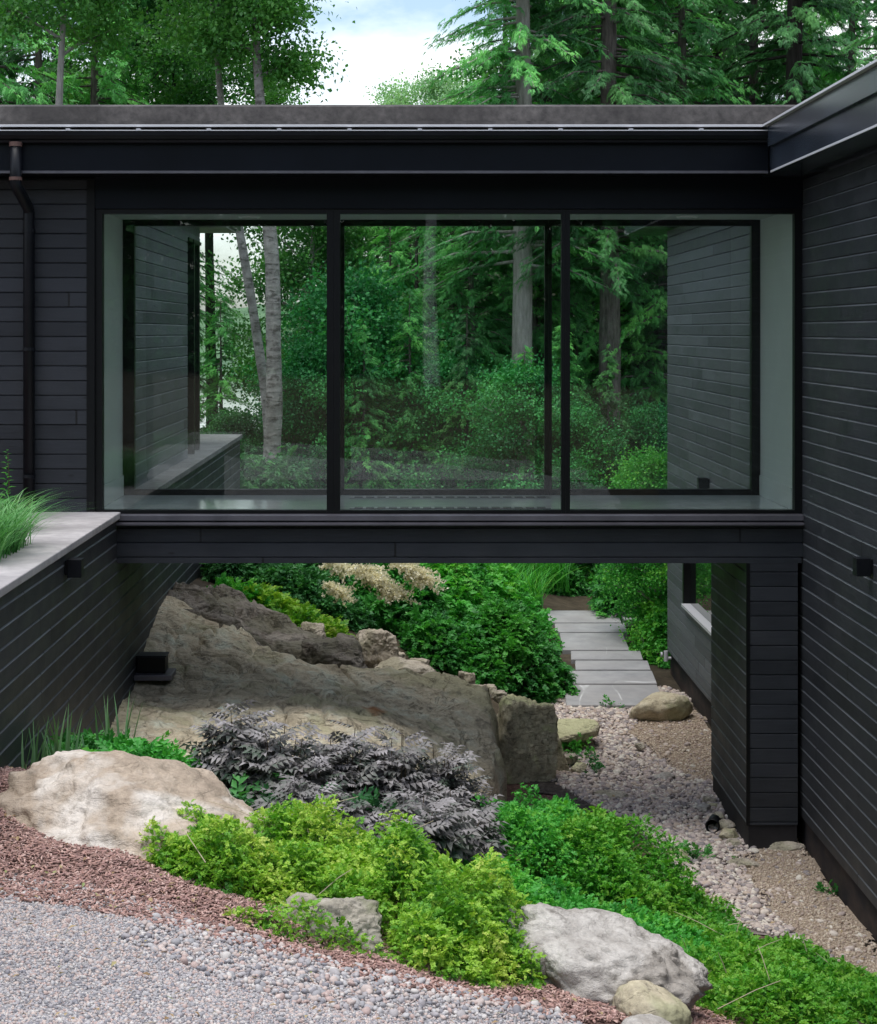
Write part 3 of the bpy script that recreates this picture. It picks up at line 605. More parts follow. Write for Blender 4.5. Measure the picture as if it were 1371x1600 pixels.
# ---- stone slab path ----
rows = [(1105, 1072, 886, 1042), (1071, 1050, 893, 1028), (1049, 1034, 900, 1018), (1033, 1019, 893, 1006), (1018, 991, 880, 985), (990, 976, 868, 982), (975, 956, 858, 972)]
def on_path(py):      # the slabs lie on one gently rising plane
    # z = .06+.06*(Y-6.3)
    k_ = (py-VY)/F_PX; d_ = (EYE-.06+.06*(D0+6.3))/(k_+.06); return d_-D0, EYE-k_*d_
for i, (ya, yb, xa, xb) in enumerate(rows):
    (y0, za), (y1, zb) = on_path(ya), on_path(yb-1.0)
    x0 = XA(xa, y0+D0); x1 = XA(xb, y0+D0); m_ = MB(); e = [(x0, y0+.05, za), (x1, y0+.05, za), (x1+.02, y1-.05, zb), (x0+.04, y1-.05, zb)]
    m_.add([(a, b, c-.12) for a, b, c in e]+[(a, b, c+.02) for a, b, c in e], [(0, 1, 2, 3), (4, 5, 6, 7), (0, 1, 5, 4), (1, 2, 6, 5), (2, 3, 7, 6), (3, 0, 4, 7)])
    lab = ['nearest stone slab of the garden path, white veined', 'second stone slab of the path counting from the pebbles', 'third stone slab of the path counting from the pebbles', 'fourth stone slab of the path counting from the pebbles',
           'fifth stone slab of the path from the pebbles, the deep one', 'sixth stone slab of the path counting from the pebbles', 'last stone slab of the path, farthest from the pebbles'][i]
    tag(m_.build('stone_slab', M['slab'], bevel=.012), lab, 'slab', 'stone slabs of the garden path')
(y0, za), (y1, zb) = on_path(975), on_path(956)
m_ = MB(); m_.box(XA(976, y0+D0), XA(1030, y0+D0), y0, y1, za-.05, zb+.02); tag(m_.build('stone_slab', M['slab'], bevel=.012), 'short stone slab to the right of the farthest path slab', 'slab', 'stone slabs of the garden path')

# ---------------------------------------------------------------- scatter
def rotm(yaw, pitch, roll):
    cy, sy, cp, sp, cr, sr = np.cos(yaw), np.sin(yaw), np.cos(pitch), np.sin(pitch), np.cos(roll), np.sin(roll)
    Z = np.zeros_like(yaw); O = np.ones_like(yaw)
    Rz = np.stack([cy, -sy, Z, sy, cy, Z, Z, Z, O], -1).reshape(-1, 3, 3); Rx = np.stack([O, Z, Z, Z, cp, -sp, Z, sp, cp], -1).reshape(-1, 3, 3); Ry = np.stack([cr, Z, sr, Z, O, Z, -sr, Z, cr], -1).reshape(-1, 3, 3)
    return Rz@Rx@Ry
def scat(protos, pos, rot, sc, rnd=None):
    """protos: list of (V,F) with equal face size; sc (n,) or (n,3); returns V,F,rnd"""
    pos = np.asarray(pos); n = len(pos); sc = np.asarray(sc, float); sc = sc[:, None]*np.ones(3) if sc.ndim == 1 else sc
    rnd = rng.random(n) if rnd is None else rnd; Vs, Fs, Rs = [], [], []; off = 0; pick = rng.integers(0, len(protos), n)
    for k, (pv, pf) in enumerate(protos[:]):
        m = pick == k
        if not m.any(): continue
        a = pv[None]*sc[m][:, None, :]; a = np.einsum('nij,nkj->nki', rot[m], a)+pos[m][:, None, :]
        c = m.sum(); f = pf[None]+(np.arange(c)*len(pv))[:, None, None]+off
        Vs.append(a.reshape(-1, 3)); Fs.append(f.reshape(-1, pf.shape[1])); r = np.repeat(rnd[m], len(pv))
        Rs.append(r); off += c*len(pv)
    return np.concatenate(Vs), np.concatenate(Fs), np.concatenate(Rs)
def ico(sub):
    import bmesh
    b = bmesh.new(); bmesh.ops.create_icosphere(b, subdivisions=sub, radius=1); b.verts.ensure_lookup_table()
    V = np.array([v.co[:] for v in b.verts]); F = np.array([[v.index for v in f.verts] for f in b.faces]); b.free(); return V, F
I1, I2, I5, I6 = ico(1), ico(2), ico(5), ico(6)
def stone_protos(base, k, amp, flat=.7):
    out_ = []
    for i in range(k):
        V, F = base; v = V*(1+amp*vnoise(V*1.3+i*9.1)[:, None])*np.array([1, .8+.2*rng.random(), flat]); out_.append((v*.5, F))
    return out_
def sample_poly(poly, dens):
    a = np.array([p[:2] for p in poly]); lo, hi = a.min(0), a.max(0); n = int(dens*(hi-lo).prod()); q = rng.random((n, 2))*(hi-lo)+lo
    return q[inpoly(q[:, 0], q[:, 1], poly)]
def in_view(q, z, m=60):
    d = q[:, 1]+D0; px = VX+q[:, 0]/d*F_PX; py = VY+(EYE-z)/d*F_PX
    return (d > 2) & (px > -m-200) & (px < 1371+m+200) & (py < 1600+m+150)
def stones(name, poly, dens, size, mat, base, amp=.25, flat=.65, sv=.35, dz=0, tilt=.5, keep=None, label=None):
    q = sample_poly(poly, dens); z = h(q[:, 0], q[:, 1]); k = in_view(q, z)
    if keep is not None: k &= keep(q)
    q = q[k]; z = z[k]; n = len(q); s = size*np.exp(sv*rng.standard_normal(n))*1.0; s = np.clip(s, size*.4, size*2.6)
    V, F, r = scat(stone_protos(base, 6, amp, flat), np.column_stack([q, z+dz+s*.12]), rotm(rng.random(n)*6.28, tilt*rng.standard_normal(n), tilt*rng.standard_normal(n)), s)
    return tag(nobj(name, V, F, mat, smooth=True, rnd=r), label, name.replace('_', ' ') if label else None, kind='stuff')
stones('driveway_gravel', DRIVE, 6400, .0145, M['gravel'], I1, .3, .7, .3, .012, .6, label='loose grey and pinkish driveway gravel along the bottom left')
EDGE = Gp([(330, 1450), (560, 1515), (850, 1580), (900, 1600)])+Gp([(700, 1600), (560, 1590), (400, 1560), (250, 1500), (180, 1470), (250, 1440)])
stones('gravel_border', EDGE, 1100, .023, M['gravel'], I2, .3, .65, .35, .02, .5, label='larger pinkish pebbles along the driveway edge')
STRONLY = STREAM
_fa = FINE_A; _fb = FINE_B
def not_fine(q): return ~(inpoly(q[:, 0], q[:, 1], _fa) | inpoly(q[:, 0], q[:, 1], _fb)) | (rng.random(len(q)) < .05)
stones('river_pebbles', STREAM, 1500, .034, M['pebble'], I2, .25, .6, .4, .02, .35, keep=not_fine, label='grey and pink river pebbles of the dry stream')
stones('fine_grit', FINE_A, 1500, .022, M['grit'], I1, .3, .7, .3, .026, .5, label='fine tan grit against the far wall base')
stones('fine_grit', FINE_B, 1800, .02, M['grit'], I1, .3, .7, .3, .026, .5, label='fine tan grit between pillar and near wall')
# bark mulch chips
chip = (np.array([(-.5, -.12, 0), (.5, -.1, .0), (.45, .12, 0), (-.42, .1, 0), (-.45, -.08, .12), (.42, -.08, .1), (.4, .08, .12), (-.4, .08, .1)]), np.array([(0, 3, 2, 1), (4, 5, 6, 7), (0, 1, 5, 4), (1, 2, 6, 5), (2, 3, 7, 6), (3, 0, 4, 7)]))
MULCHV = [(-2.6, -6.5)]+Gp([(0, 1412), (120, 1425), (230, 1447), (330, 1470), (450, 1500), (600, 1545), (760, 1575), (900, 1602), (1300, 1640), (1200, 1590), (1100, 1500), (800, 1450), (500, 1350), (300, 1250), (100, 1190)])
q = sample_poly(MULCHV, 4200); z = h(q[:, 0], q[:, 1]); k = in_view(q, z); q, z = q[k], z[k]; n = len(q)
V, F, r = scat([chip], np.column_stack([q, z+.012+.012*rng.random(n)]), rotm(rng.random(n)*6.28, .35*rng.standard_normal(n), .35*rng.standard_normal(n)), np.column_stack([.016+.028*rng.random(n)]*3)*np.array([1, 1.2, 1.6]))
tag(nobj('bark_mulch', V, F, M['mulch'], rnd=r), 'reddish brown bark chips between the driveway and boulders', 'mulch', kind='stuff')

# dry leaf and twig litter on the bare ground
LIT = [(DRIVE, 26), (STREAM, 30), (MULCHV, 40)]; qs = np.concatenate([sample_poly(p_, d_) for p_, d_ in LIT]); zq = h(qs[:, 0], qs[:, 1]); k = in_view(qs, zq); qs, zq = qs[k], zq[k]; n = len(qs)
LV = (np.array([(0, 0, 0), (-.25, .42, .12), (0, .5, 0), (.25, .42, .12), (0, 1, -.05)]), np.array([(0, 2, 1), (0, 3, 2), (1, 2, 4), (2, 3, 4)])); TW = (LV[0]*np.array([.16, 1.6, .4]), LV[1])
V, F, r = scat([LV, TW], np.column_stack([qs, zq+.035+.012*rng.random(n)]), rotm(rng.random(n)*6.28, .3*rng.standard_normal(n), .3*rng.standard_normal(n)), .022+.025*rng.random(n))
M['litter'] = leaf_mat('dry_leaf_litter', [(.10, .06, .03), (.24, .15, .07), (.40, .30, .16), (.20, .26, .08)], .1)
tag(nobj('leaf_litter', V, F, M['litter'], rnd=r), 'scattered dry leaves and twigs on gravel and mulch', 'leaf litter', kind='stuff')
# ---------------------------------------------------------------- rocks
def rock_shape(seed, base, cuts=14, sharp=10, amp=.10, fine=.025, boxy=0.0, freq=1.6):
    r_ = np.random.default_rng(seed); V, F = base
    N = r_.standard_normal((cuts, 3)); N[:, 2] *= .8; N /= np.linalg.norm(N, axis=1)[:, None]; dd = .72+.28*r_.random(cuts)
    N = np.concatenate([N, [[0, 0, 1]]]); dd = np.append(dd, .85)
    if boxy: B = np.array([[1, 0, .15], [-1, .1, .1], [.1, 1, 0], [0, -1, .12], [.05, .05, 1]]); N = np.concatenate([N, B/np.linalg.norm(B, axis=1)[:, None]]); dd = np.append(dd, np.full(5, boxy)); cuts += 5
    dot = np.maximum(V@N.T, 1e-3); rr = np.minimum(dd/dot, 3.0); rad = (np.mean(np.append(rr, np.ones((len(V), 1))*1.08, 1)**(-sharp), 1)*(cuts+2)/2)**(-1/sharp)
    rad = np.clip(rad, .3, 1.3)
    v = V*rad[:, None]
    v = v*(1+amp*fbm(v*freq+seed*3.1, 4)[:, None]+fine*fbm(v*9+seed, 3)[:, None]-.05*np.clip(1-np.abs(fbm(v*1.1+seed*5, 4))/.05, 0, 1)[:, None])
    return v, F
def rock(label, px, py, d, size, yaw=0, seed=1, mat='boulder_pale', base=None, name='boulder', group=None, cat='boulder', tilt=(0, 0), **k):
    v, F = rock_shape(seed, base or I5, **k); v = v*np.array(size)
    Rm = np.array(Matrix.Rotation(R(yaw), 3, 'Z')@Matrix.Rotation(R(tilt[0]), 3, 'X')@Matrix.Rotation(R(tilt[1]), 3, 'Y')); v = v@Rm.T
    o = link(name, fast(name, v, F, True), M[mat], None, P(px, py, d)); reg(o, P(px, py, d)); return tag(o, label, cat, group)
rock('big pale boulder half sunk in red mulch at the left edge', 205, 1326, 11.1, (.93, .64, .46), -4, 3, 'boulder_pale', I6, cuts=12, sharp=34, amp=.12, fine=.04, freq=1.9, tilt=(12, 15))
rock('large grey-white boulder with overhanging edge at bottom right', 940, 1532, 10.3, (.575, .42, .34), -12, 11, 'boulder_white', I6, cuts=12, sharp=34, amp=.12, fine=.04, freq=1.9, tilt=(0, 12))
rock('small tan rounded stone tucked under the grey-white boulder', 1010, 1590, 9.75, (.21, .16, .16), -15, 5, 'boulder_tan', I5, tilt=(0, 20))
rock('pale stone just showing at the bottom edge', 1010, 1618, 9.3, (.16, .12, .1), 10, 8, 'boulder_white', I5)
rock('mossy stone half covered by the chartreuse shrub', 530, 1458, 9.95, (.25, .2, .20), 5, 14, 'boulder_moss', I6, cuts=8, sharp=30, amp=.16, fine=.06, boxy=.85)
rock('small mossy stone left of the one under the shrub', 470, 1430, 10.1, (.12, .12, .13), 5, 21, 'boulder_moss', I5)
rock('small pale stone wedged beside the grey-white boulder', 820, 1500, 10.15, (.13, .12, .14), 5, 23, 'boulder_white', I5)
rock('tan boulder lying at the near end of the slab path', 1028, 1112, 22.6, (.36, .26, .24), 10, 31, 'boulder_tan', I5, cuts=9, tilt=(0, -12))
rock('flat lichen-green stone right of the bedrock', 882, 1145, 21.0, (.34, .5, .12), -30, 33, 'cliff', I5)
rock('white flat stone among the river pebbles', 1038, 1214, 19.7, (.13, .08, .05), 8, 35, 'boulder_white', I5, name='stone', cat='stone')
rock('pale flat stone at the edge of the dark soil', 955, 1243, 18.9, (.18, .12, .05), -8, 36, 'rubble', I5, name='stone', cat='stone')
rock('tan flat stone beside the green ground cover', 1058, 1342, 16.7, (.10, .1, .10), -8, 37, 'boulder_tan', I5, name='stone', cat='stone')
rock('pale flat stone on the pebbles near the pillar', 1165, 1350, 16.6, (.14, .1, .05), -8, 38, 'rubble', I5, name='stone', cat='stone')
rock('pale stone against the base of the pillar', 1228, 1326, 17.0, (.16, .1, .07), 0, 39, 'rubble', I5, name='stone', cat='stone')
for i, (px, py, d, s, m_) in enumerate([(1107, 1250, 18.6, .07, 'rubble'), (1112, 1262, 18.4, .08, 'boulder_tan'), (1100, 1262, 18.3, .08, 'boulder_white'), (1122, 1277, 18.0, .09, 'rubble'), (1134, 1289, 17.7, .09, 'rubble'), (1138, 1304, 17.4, .10, 'boulder_tan'), (1120, 1290, 17.8, .06, 'boulder_white'), (1148, 1320, 17.15, .09, 'rubble')]):
    rock(['small grey stone farthest along the pillar base', 'rusty tan stone by the rear corner of the pillar', 'greenish white stone just off the pillar base', 'pinkish stone midway along the pillar base', 'grey stone midway along the pillar side', 'yellow stone right above the drain pipe', 'small white stone left of the pillar base', 'grey stone nearest the front corner of the pillar'][i],
         px, py, d, (s, s*.8, s*.6), i*40, 50+i, m_, I5, sharp=30, fine=.04, name='stone', cat='stone', group='stones along the pillar base')
for i, (px, py, d, s, m_) in enumerate([(838, 1110, 21.4, .12, 'rubble'), (905, 1200, 19.9, .10, 'cliff'), (893, 1185, 20.1, .09, 'rubble'), (1000, 1165, 21, .07, 'rubble'), (1080, 1400, 15.4, .08, 'rubble')]):
    rock(['pale stone between bedrock and the round green bush', 'greenish stone by the small weeds near the cliff', 'small stone behind the weeds near the cliff', 'low stone at the left edge of the tan grit', 'pale stone peeking out of the ground cover edge'][i], px, py, d, (s, s*.8, s*.6), i*40, 60+i, m_, I5, sharp=30, fine=.04, name='stone', cat='stone', group='stones on the pebble bed')

# bedrock ledge (height field with thickness)
def tps(pts):
    A = np.array([(XA(px, d), d-D0, ZA(py, d)) for px, py, d in pts]); n = len(A)
    K = np.zeros((n+3, n+3)); K[:n, :n] = _phi(A[:, :2], A[:, :2]); K[:n, n] = 1; K[:n, n+1:] = A[:, :2]; K[n:, :n] = K[:n, n:].T
    W = np.linalg.solve(K, np.concatenate([A[:, 2], np.zeros(3)]))
    return lambda q: _phi(q, A[:, :2])@W[:n]+W[n]+q@W[n+1:]
def ledge(name, label, pts, poly, mat, st=.03, amp=.05, steps=0, edge=.25, seed=0, depth=1.2, freq=1.2, cat='bedrock', crack=.0):
    fz = tps(pts); P2 = [(XA(px, d), d-D0) for px, d in poly]; a = np.array(P2)
    lo, hi = a.min(0)-.1, a.max(0)+.1; xs = np.arange(lo[0], hi[0], st); ys = np.arange(lo[1], hi[1], st); XX, YY = np.meshgrid(xs, ys); q = np.stack([XX.ravel(), YY.ravel()], 1)
    z = fz(q); p3 = np.stack([q[:, 0]*freq, q[:, 1]*freq, q[:, 0]*0+seed], 1)
    rg = lambda p_, o_: 1-2*np.abs(fbm(p_, o_))
    z = z+amp*fbm(p3, 5)+amp*.35*rg(p3*2.3+5, 4)-amp*.3+.012*fbm(p3*9, 3)
    if steps: s_ = z+.22*q[:, 0]+.05*fbm(p3*.7, 3); k = steps; fr_ = s_/k-np.floor(s_/k); z = z+k*.62*(np.clip((fr_-.72)/.28, 0, 1)-fr_)
    if crack:
        for w_, sx, sy, th in ((33, .55, .55, .04), (71, .35, .9, .03), (95, 1.1, .35, .03)): cw = np.abs(fbm(np.stack([p3[:, 0]*sx+w_, p3[:, 1]*sy, p3[:, 2]], 1), 4)); z = z-crack*np.clip(1-cw/th, 0, 1)
    # distance to the polygon outline
    dist = np.full(len(q), 9.0); m = len(P2)
    for i_ in range(m):
        A_ = a[i_]; B_ = a[(i_+1) % m]; t_ = np.clip(((q-A_)@(B_-A_))/((B_-A_)@(B_-A_)), 0, 1); dist = np.minimum(dist, np.linalg.norm(q-(A_+t_[:, None]*(B_-A_)), axis=1))
    ins = inpoly(q[:, 0], q[:, 1], P2); dist = np.where(ins, dist, -dist)+.07*fbm(p3*1.6+9, 4)
    u = np.clip(1-dist/edge, 0, 1.6); gz = h(q[:, 0], q[:, 1])-.15; z = np.where(dist < 0, gz-.1, gz+(z-gz)*np.sqrt(np.clip(1-np.minimum(u, 1)**3.2, 0, 1)))
    nx = len(xs); V = np.stack([q[:, 0], q[:, 1], z], 1); 
    hj = .05*np.stack([fbm(V*2.1+3, 3), fbm(V*2.1+13, 3), 0*z], 1); V = V+hj
    i_ = (np.arange(len(ys)-1)[:, None]*nx+np.arange(nx-1)[None, :]).ravel(); k = (dist[i_] > -.08)
    i_ = i_[k]; Fq = np.stack([i_, i_+1, i_+1+nx, i_+nx], 1); uq, inv = np.unique(Fq, return_inverse=True)
    o = nobj(name, V[uq], inv.reshape(Fq.shape), M[mat], smooth=True); return tag(o, label, cat)
ledge('bedrock', 'large brown bedrock slab sloping under the footbridge', [(190, 1130, 16.6), (190, 1090, 17.3), (215, 1030, 18.6), (250, 955, 19.9), (300, 960, 20.0), (350, 985, 19.6), (400, 1015, 19.4), (440, 1060, 18.6), (350, 1100, 17.8), (300, 1160, 16.4), (450, 1090, 18.0), (430, 1160, 16.6), (550, 1082, 18.4), (600, 1150, 17.2), (680, 1085, 18.9), (750, 1095, 19.0), (770, 1180, 18.1), (500, 1250, 15.6), (700, 1240, 16.9), (520, 1110, 17.6)],
      [(150, 15.9), (170, 20.2), (265, 20.6), (400, 20.0), (470, 19.4), (560, 19.5), (700, 19.6), (772, 19.4), (785, 18.2), (760, 17.0), (600, 15.9), (400, 15.4)], 'ledge', .02, .065, 0, .15, 3, crack=.06)
ledge('bedrock', 'dark cracked rock ridge running down behind the brown slab', [(262, 945, 20.3), (300, 932, 20.8), (350, 945, 20.8), (410, 985, 20.4), (460, 1010, 20.0), (500, 1005, 20.2), (560, 1010, 20.4), (573, 1045, 20.0), (480, 1060, 19.4), (400, 1010, 19.7), (530, 1035, 20.0), (520, 1075, 19.3), (340, 960, 20.1)],
      [(240, 20.3), (262, 21.4), (380, 21.6), (480, 21.1), (560, 20.9), (582, 20.2), (560, 19.3), (470, 19.0), (400, 19.5), (330, 19.9)], 'ridge', .018, .10, .15, .14, 7, freq=2.0, crack=.09)
rock('upright cracked block with green lichen top beside the pebbles', 812, 1165, 19.7, (.38, .52, .64), 14, 71, 'cliff', I6, cuts=5, sharp=40, amp=.09, fine=.035, boxy=.74, tilt=(0, 6))
rock('dark narrow block leaning on the lichen-topped one', 845, 1190, 20.1, (.24, .46, .56), 20, 74, 'cliff', I6, cuts=5, sharp=40, amp=.09, fine=.035, boxy=.72, tilt=(0, -12))
rock('brown rounded block at the lower end of the dark ridge', 520, 1040, 19.9, (.42, .40, .32), 8, 76, 'ridge', I6, cuts=7, sharp=30, amp=.10, fine=.035, boxy=.8)
rock('pale upright rock left of the round bush', 585, 1015, 21.6, (.28, .26, .28), 20, 78, 'rubble', I6, cuts=8, sharp=36, fine=.04, boxy=.8)
rock('low pinkish rock below the pale upright rock', 632, 1058, 21.1, (.42, .30, .20), -6, 79, 'rubble', I6, cuts=9, sharp=36, fine=.04, boxy=.85, tilt=(0, 8))
rock('pale pointed rock standing in the yellow ground cover', 489, 992, 21.8, (.17, .15, .17), 0, 80, 'rubble', I6, cuts=8, sharp=36, fine=.04, boxy=.8)
for i, (px, py, d, s) in enumerate([(730, 1065, 21.3, .10), (748, 1078, 21.1, .09), (765, 1080, 21.2, .10), (715, 1078, 21, .07), (780, 1088, 20.9, .09), (700, 1072, 21.0, .08), (618, 1030, 21.7, .12), (655, 1040, 21.8, .12), (598, 1038, 21.5, .08)]):
    rock(['upright cream stone at the foot of the round bush', 'cream stone just below the upright cream stone', 'flat cream stone right of the upright one', 'small grey stone left of the cream stones', 'cream stone touching the lichen-topped block', 'grey chip at the left end of the cream stones', 'chunky pale stone above the pinkish rock', 'pale stone at the right shoulder of the pinkish rock', 'broken pale stone between ridge and pinkish rock'][i],
         px, py, d, (s*1.25, s, s*(1.4 if i == 0 else .8)), i*50, 90+i, 'rubble', I5, name='stone', cat='stone', group='loose pale stones behind the bedrock', cuts=5, sharp=40, boxy=.75, fine=.05, amp=.16)
rock('white marbled stone peeking out of the far green bush', 698, 922, 27, (.30, .2, .12), 0, 110, 'boulder_white', I5, cuts=8)

# ---------------------------------------------------------------- plants
def leafp(w_=.5, fold=.12, droop=.15, k=0):
    """one pointed leaf along +Y, length 1, four triangles"""
    V = np.array([(0, 0, 0), (-w_/2, .42, fold), (0, .5, 0), (w_/2, .42, fold), (0, 1, -droop)]); F = np.array([(0, 2, 1), (0, 3, 2), (1, 2, 4), (2, 3, 4)]); return V, F
def compose(base, items):
    """items: (pos, yaw, pitch, roll, scale)"""
    V0, F0 = base; it = np.array([list(a[0])+[a[1], a[2], a[3], a[4]] for a in items], float)
    V, F, _ = scat([base], it[:, :3], rotm(it[:, 3], it[:, 4], it[:, 5]), it[:, 6]); return V, F
def sprig(n=9, L_=1.0, leaf=.34, w_=.6, up=.5, seed=0):
    r_ = np.random.default_rng(seed); it = []
    for i in range(n):
        t_ = (i+1)/n; a = i*2.4+r_.random()*.6; it.append(((0, t_*L_*.75, .12*L_*math.sin(t_*2)), a*0+(1 if i % 2 else -1)*(.5+.5*r_.random())+(0 if i < n-1 else 0), up*(r_.random()-.2), .5*r_.standard_normal(), leaf*(1-.35*t_)*(.8+.4*r_.random())))
    it.append(((0, L_*.75, 0), 0, .2, 0, leaf*.7)); return compose(leafp(w_), it)
SPR = [sprig(9, 1, .36, .75, .7, s) for s in range(5)]
SPRP = [sprig(7, 1, .52, .5, .4, 20+s) for s in range(5)]
def mound_fn(cx, cy, rx, ry, H, yaw, seed, lump=.35, fr=2.2):
    ca, sa = math.cos(yaw), math.sin(yaw)
    def f(q):
        dx = q[:, 0]-cx; dy = q[:, 1]-cy; u = (dx*ca+dy*sa)/rx; v = (-dx*sa+dy*ca)/ry
        nn = fbm(np.stack([q[:, 0]*fr, q[:, 1]*fr, q[:, 0]*0+seed], 1), 3); r2 = u*u+v*v+.45*nn
        return np.where(r2 < 1, h(q[:, 0], q[:, 1])+H*np.sqrt(np.clip(1-r2, 0, 1))*(1+lump*fbm(np.stack([q[:, 0]*fr*1.8, q[:, 1]*fr*1.8, q[:, 0]*0+seed+7], 1), 3)), -99)
    return f
def shrub(name, label, cat, cx, cy, rx, ry, H, n, size, mat, protos=None, seed=1, yaw=0, group=None, depth=.22, stems=14, lump=.35, fr=2.2, twig=0, up=.55):
    r_ = np.random.default_rng(seed); f = mound_fn(cx, cy, rx, ry, H, yaw, seed, lump, fr)
    m = max(rx, ry)*1.3; q = np.column_stack([cx+(r_.random(n*3)*2-1)*m, cy+(r_.random(n*3)*2-1)*m]); z = f(q); k = z > -50; q = q[k][:n]; z = z[k][:n]
    e = .03; zx = f(q+[e, 0]); zy = f(q+[0, e]); gx = np.clip(np.where(zx > -50, (zx-z)/e, 1.2), -2.5, 2.5); gy = np.clip(np.where(zy > -50, (zy-z)/e, 1.2), -2.5, 2.5)
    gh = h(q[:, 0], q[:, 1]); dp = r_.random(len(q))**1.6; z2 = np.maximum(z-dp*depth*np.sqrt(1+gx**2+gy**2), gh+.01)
    # spread sideways on steep flanks
    yawv = np.arctan2(gx, -gy)+1.3*r_.standard_normal(len(q)); slope = np.arctan(np.hypot(gx, gy))
    pit = up-slope*.8+.55*r_.standard_normal(len(q)); ro_ = .5*r_.standard_normal(len(q))
    t = thing(name, label, cat, (cx, cy, h1(cx, cy)), group)
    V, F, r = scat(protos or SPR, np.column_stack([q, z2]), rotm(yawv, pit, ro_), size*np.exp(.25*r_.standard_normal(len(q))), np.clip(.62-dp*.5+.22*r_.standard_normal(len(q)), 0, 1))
    nobj('foliage', V, F, M[mat], t, rnd=r)
    s_ = MB(); g0 = np.array([cx, cy])
    for i in range(min(stems, len(q))):
        j = r_.integers(0, len(q)); b = g0+(q[j]-g0)*.25; s_.tube([(b[0], b[1], h1(*b)-.03), ((b[0]+q[j][0])/2, (b[1]+q[j][1])/2, (h1(*b)+z2[j])/2+.05), (q[j][0], q[j][1], z2[j])], [.008, .006, .003], 5)
    s_.build('stems', M['stem'], t)
    if twig:
        for i in range(twig):
            tw = MB(); j = r_.integers(0, len(q)); b = np.array([q[j][0], q[j][1], z[j]]); dr = np.array([r_.standard_normal(), r_.standard_normal(), .8])*.12; tw.tube([b-dr*.5, b+dr*.6+[0, 0, .01], b+dr*1.3], [.003, .0025, .0015], 4); tw.build('dead_twig', M['twig'], t)
    return t
def gx(px, py, d=None):
    return P(px, py, d) if d else G(px, py)
g_l = 'chartreuse spreading shrubs in the foreground bed'
def S_(px, d): return XA(px, d), d-D0
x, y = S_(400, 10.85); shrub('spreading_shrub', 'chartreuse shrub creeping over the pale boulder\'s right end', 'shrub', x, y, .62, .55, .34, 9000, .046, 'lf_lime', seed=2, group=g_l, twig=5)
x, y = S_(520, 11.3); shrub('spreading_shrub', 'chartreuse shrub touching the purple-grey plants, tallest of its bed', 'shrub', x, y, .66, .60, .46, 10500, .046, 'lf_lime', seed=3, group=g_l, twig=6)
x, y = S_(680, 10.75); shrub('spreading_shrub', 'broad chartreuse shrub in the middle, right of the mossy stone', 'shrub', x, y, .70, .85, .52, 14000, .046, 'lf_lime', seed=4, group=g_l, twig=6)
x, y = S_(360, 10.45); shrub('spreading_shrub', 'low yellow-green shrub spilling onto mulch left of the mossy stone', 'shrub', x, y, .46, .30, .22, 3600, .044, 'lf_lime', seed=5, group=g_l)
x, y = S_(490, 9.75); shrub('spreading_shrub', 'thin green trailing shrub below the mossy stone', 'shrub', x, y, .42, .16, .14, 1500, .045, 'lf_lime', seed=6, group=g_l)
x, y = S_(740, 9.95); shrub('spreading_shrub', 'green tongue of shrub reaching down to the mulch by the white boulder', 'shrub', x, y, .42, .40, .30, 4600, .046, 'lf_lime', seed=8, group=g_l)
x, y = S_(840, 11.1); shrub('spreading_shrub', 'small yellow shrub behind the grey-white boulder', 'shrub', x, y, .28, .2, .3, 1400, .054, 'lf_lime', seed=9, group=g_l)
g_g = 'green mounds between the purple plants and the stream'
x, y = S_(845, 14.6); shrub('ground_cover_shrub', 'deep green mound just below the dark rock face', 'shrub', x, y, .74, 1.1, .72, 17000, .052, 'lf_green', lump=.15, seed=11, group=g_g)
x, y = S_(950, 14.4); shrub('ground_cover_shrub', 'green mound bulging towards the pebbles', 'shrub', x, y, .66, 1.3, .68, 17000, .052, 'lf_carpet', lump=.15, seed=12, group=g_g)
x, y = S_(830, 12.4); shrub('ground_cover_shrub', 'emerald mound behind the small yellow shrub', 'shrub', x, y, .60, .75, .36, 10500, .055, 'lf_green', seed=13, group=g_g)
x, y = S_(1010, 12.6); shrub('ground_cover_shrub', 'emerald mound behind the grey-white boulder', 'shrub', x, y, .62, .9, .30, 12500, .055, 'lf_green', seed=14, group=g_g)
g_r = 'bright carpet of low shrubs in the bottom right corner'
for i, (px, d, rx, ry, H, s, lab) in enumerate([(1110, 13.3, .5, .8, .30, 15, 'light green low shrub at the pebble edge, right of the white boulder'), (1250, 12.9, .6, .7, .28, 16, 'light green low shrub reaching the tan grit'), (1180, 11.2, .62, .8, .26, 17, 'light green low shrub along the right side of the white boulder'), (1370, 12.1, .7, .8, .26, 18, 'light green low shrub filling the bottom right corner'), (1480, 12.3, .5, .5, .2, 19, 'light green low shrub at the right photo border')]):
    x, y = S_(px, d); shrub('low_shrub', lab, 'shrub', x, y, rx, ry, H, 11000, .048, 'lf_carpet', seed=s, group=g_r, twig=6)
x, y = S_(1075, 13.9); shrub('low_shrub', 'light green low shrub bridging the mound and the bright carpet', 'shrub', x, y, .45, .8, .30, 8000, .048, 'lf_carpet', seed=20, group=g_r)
x, y = S_(540, 12.75); shrub('ground_cover_shrub', 'dark green leaves under the drooping purple astilbes', 'shrub', x, y, .9, .30, .42, 1500, .13, 'lf_deep', SPRP, seed=24)
x, y = S_(250, 13.1); shrub('ground_cover_shrub', 'bright green low plants behind the pale left boulder', 'shrub', x, y, .50, .60, .40, 2400, .11, 'lf_green', SPRP, seed=21, group=None)
x, y = S_(170, 13.6); shrub('ground_cover_shrub', 'leafy green plants between retaining wall and pale boulder', 'shrub', x, y, .40, .45, .38, 1500, .11, 'lf_mid', SPRP, seed=22, group=None)
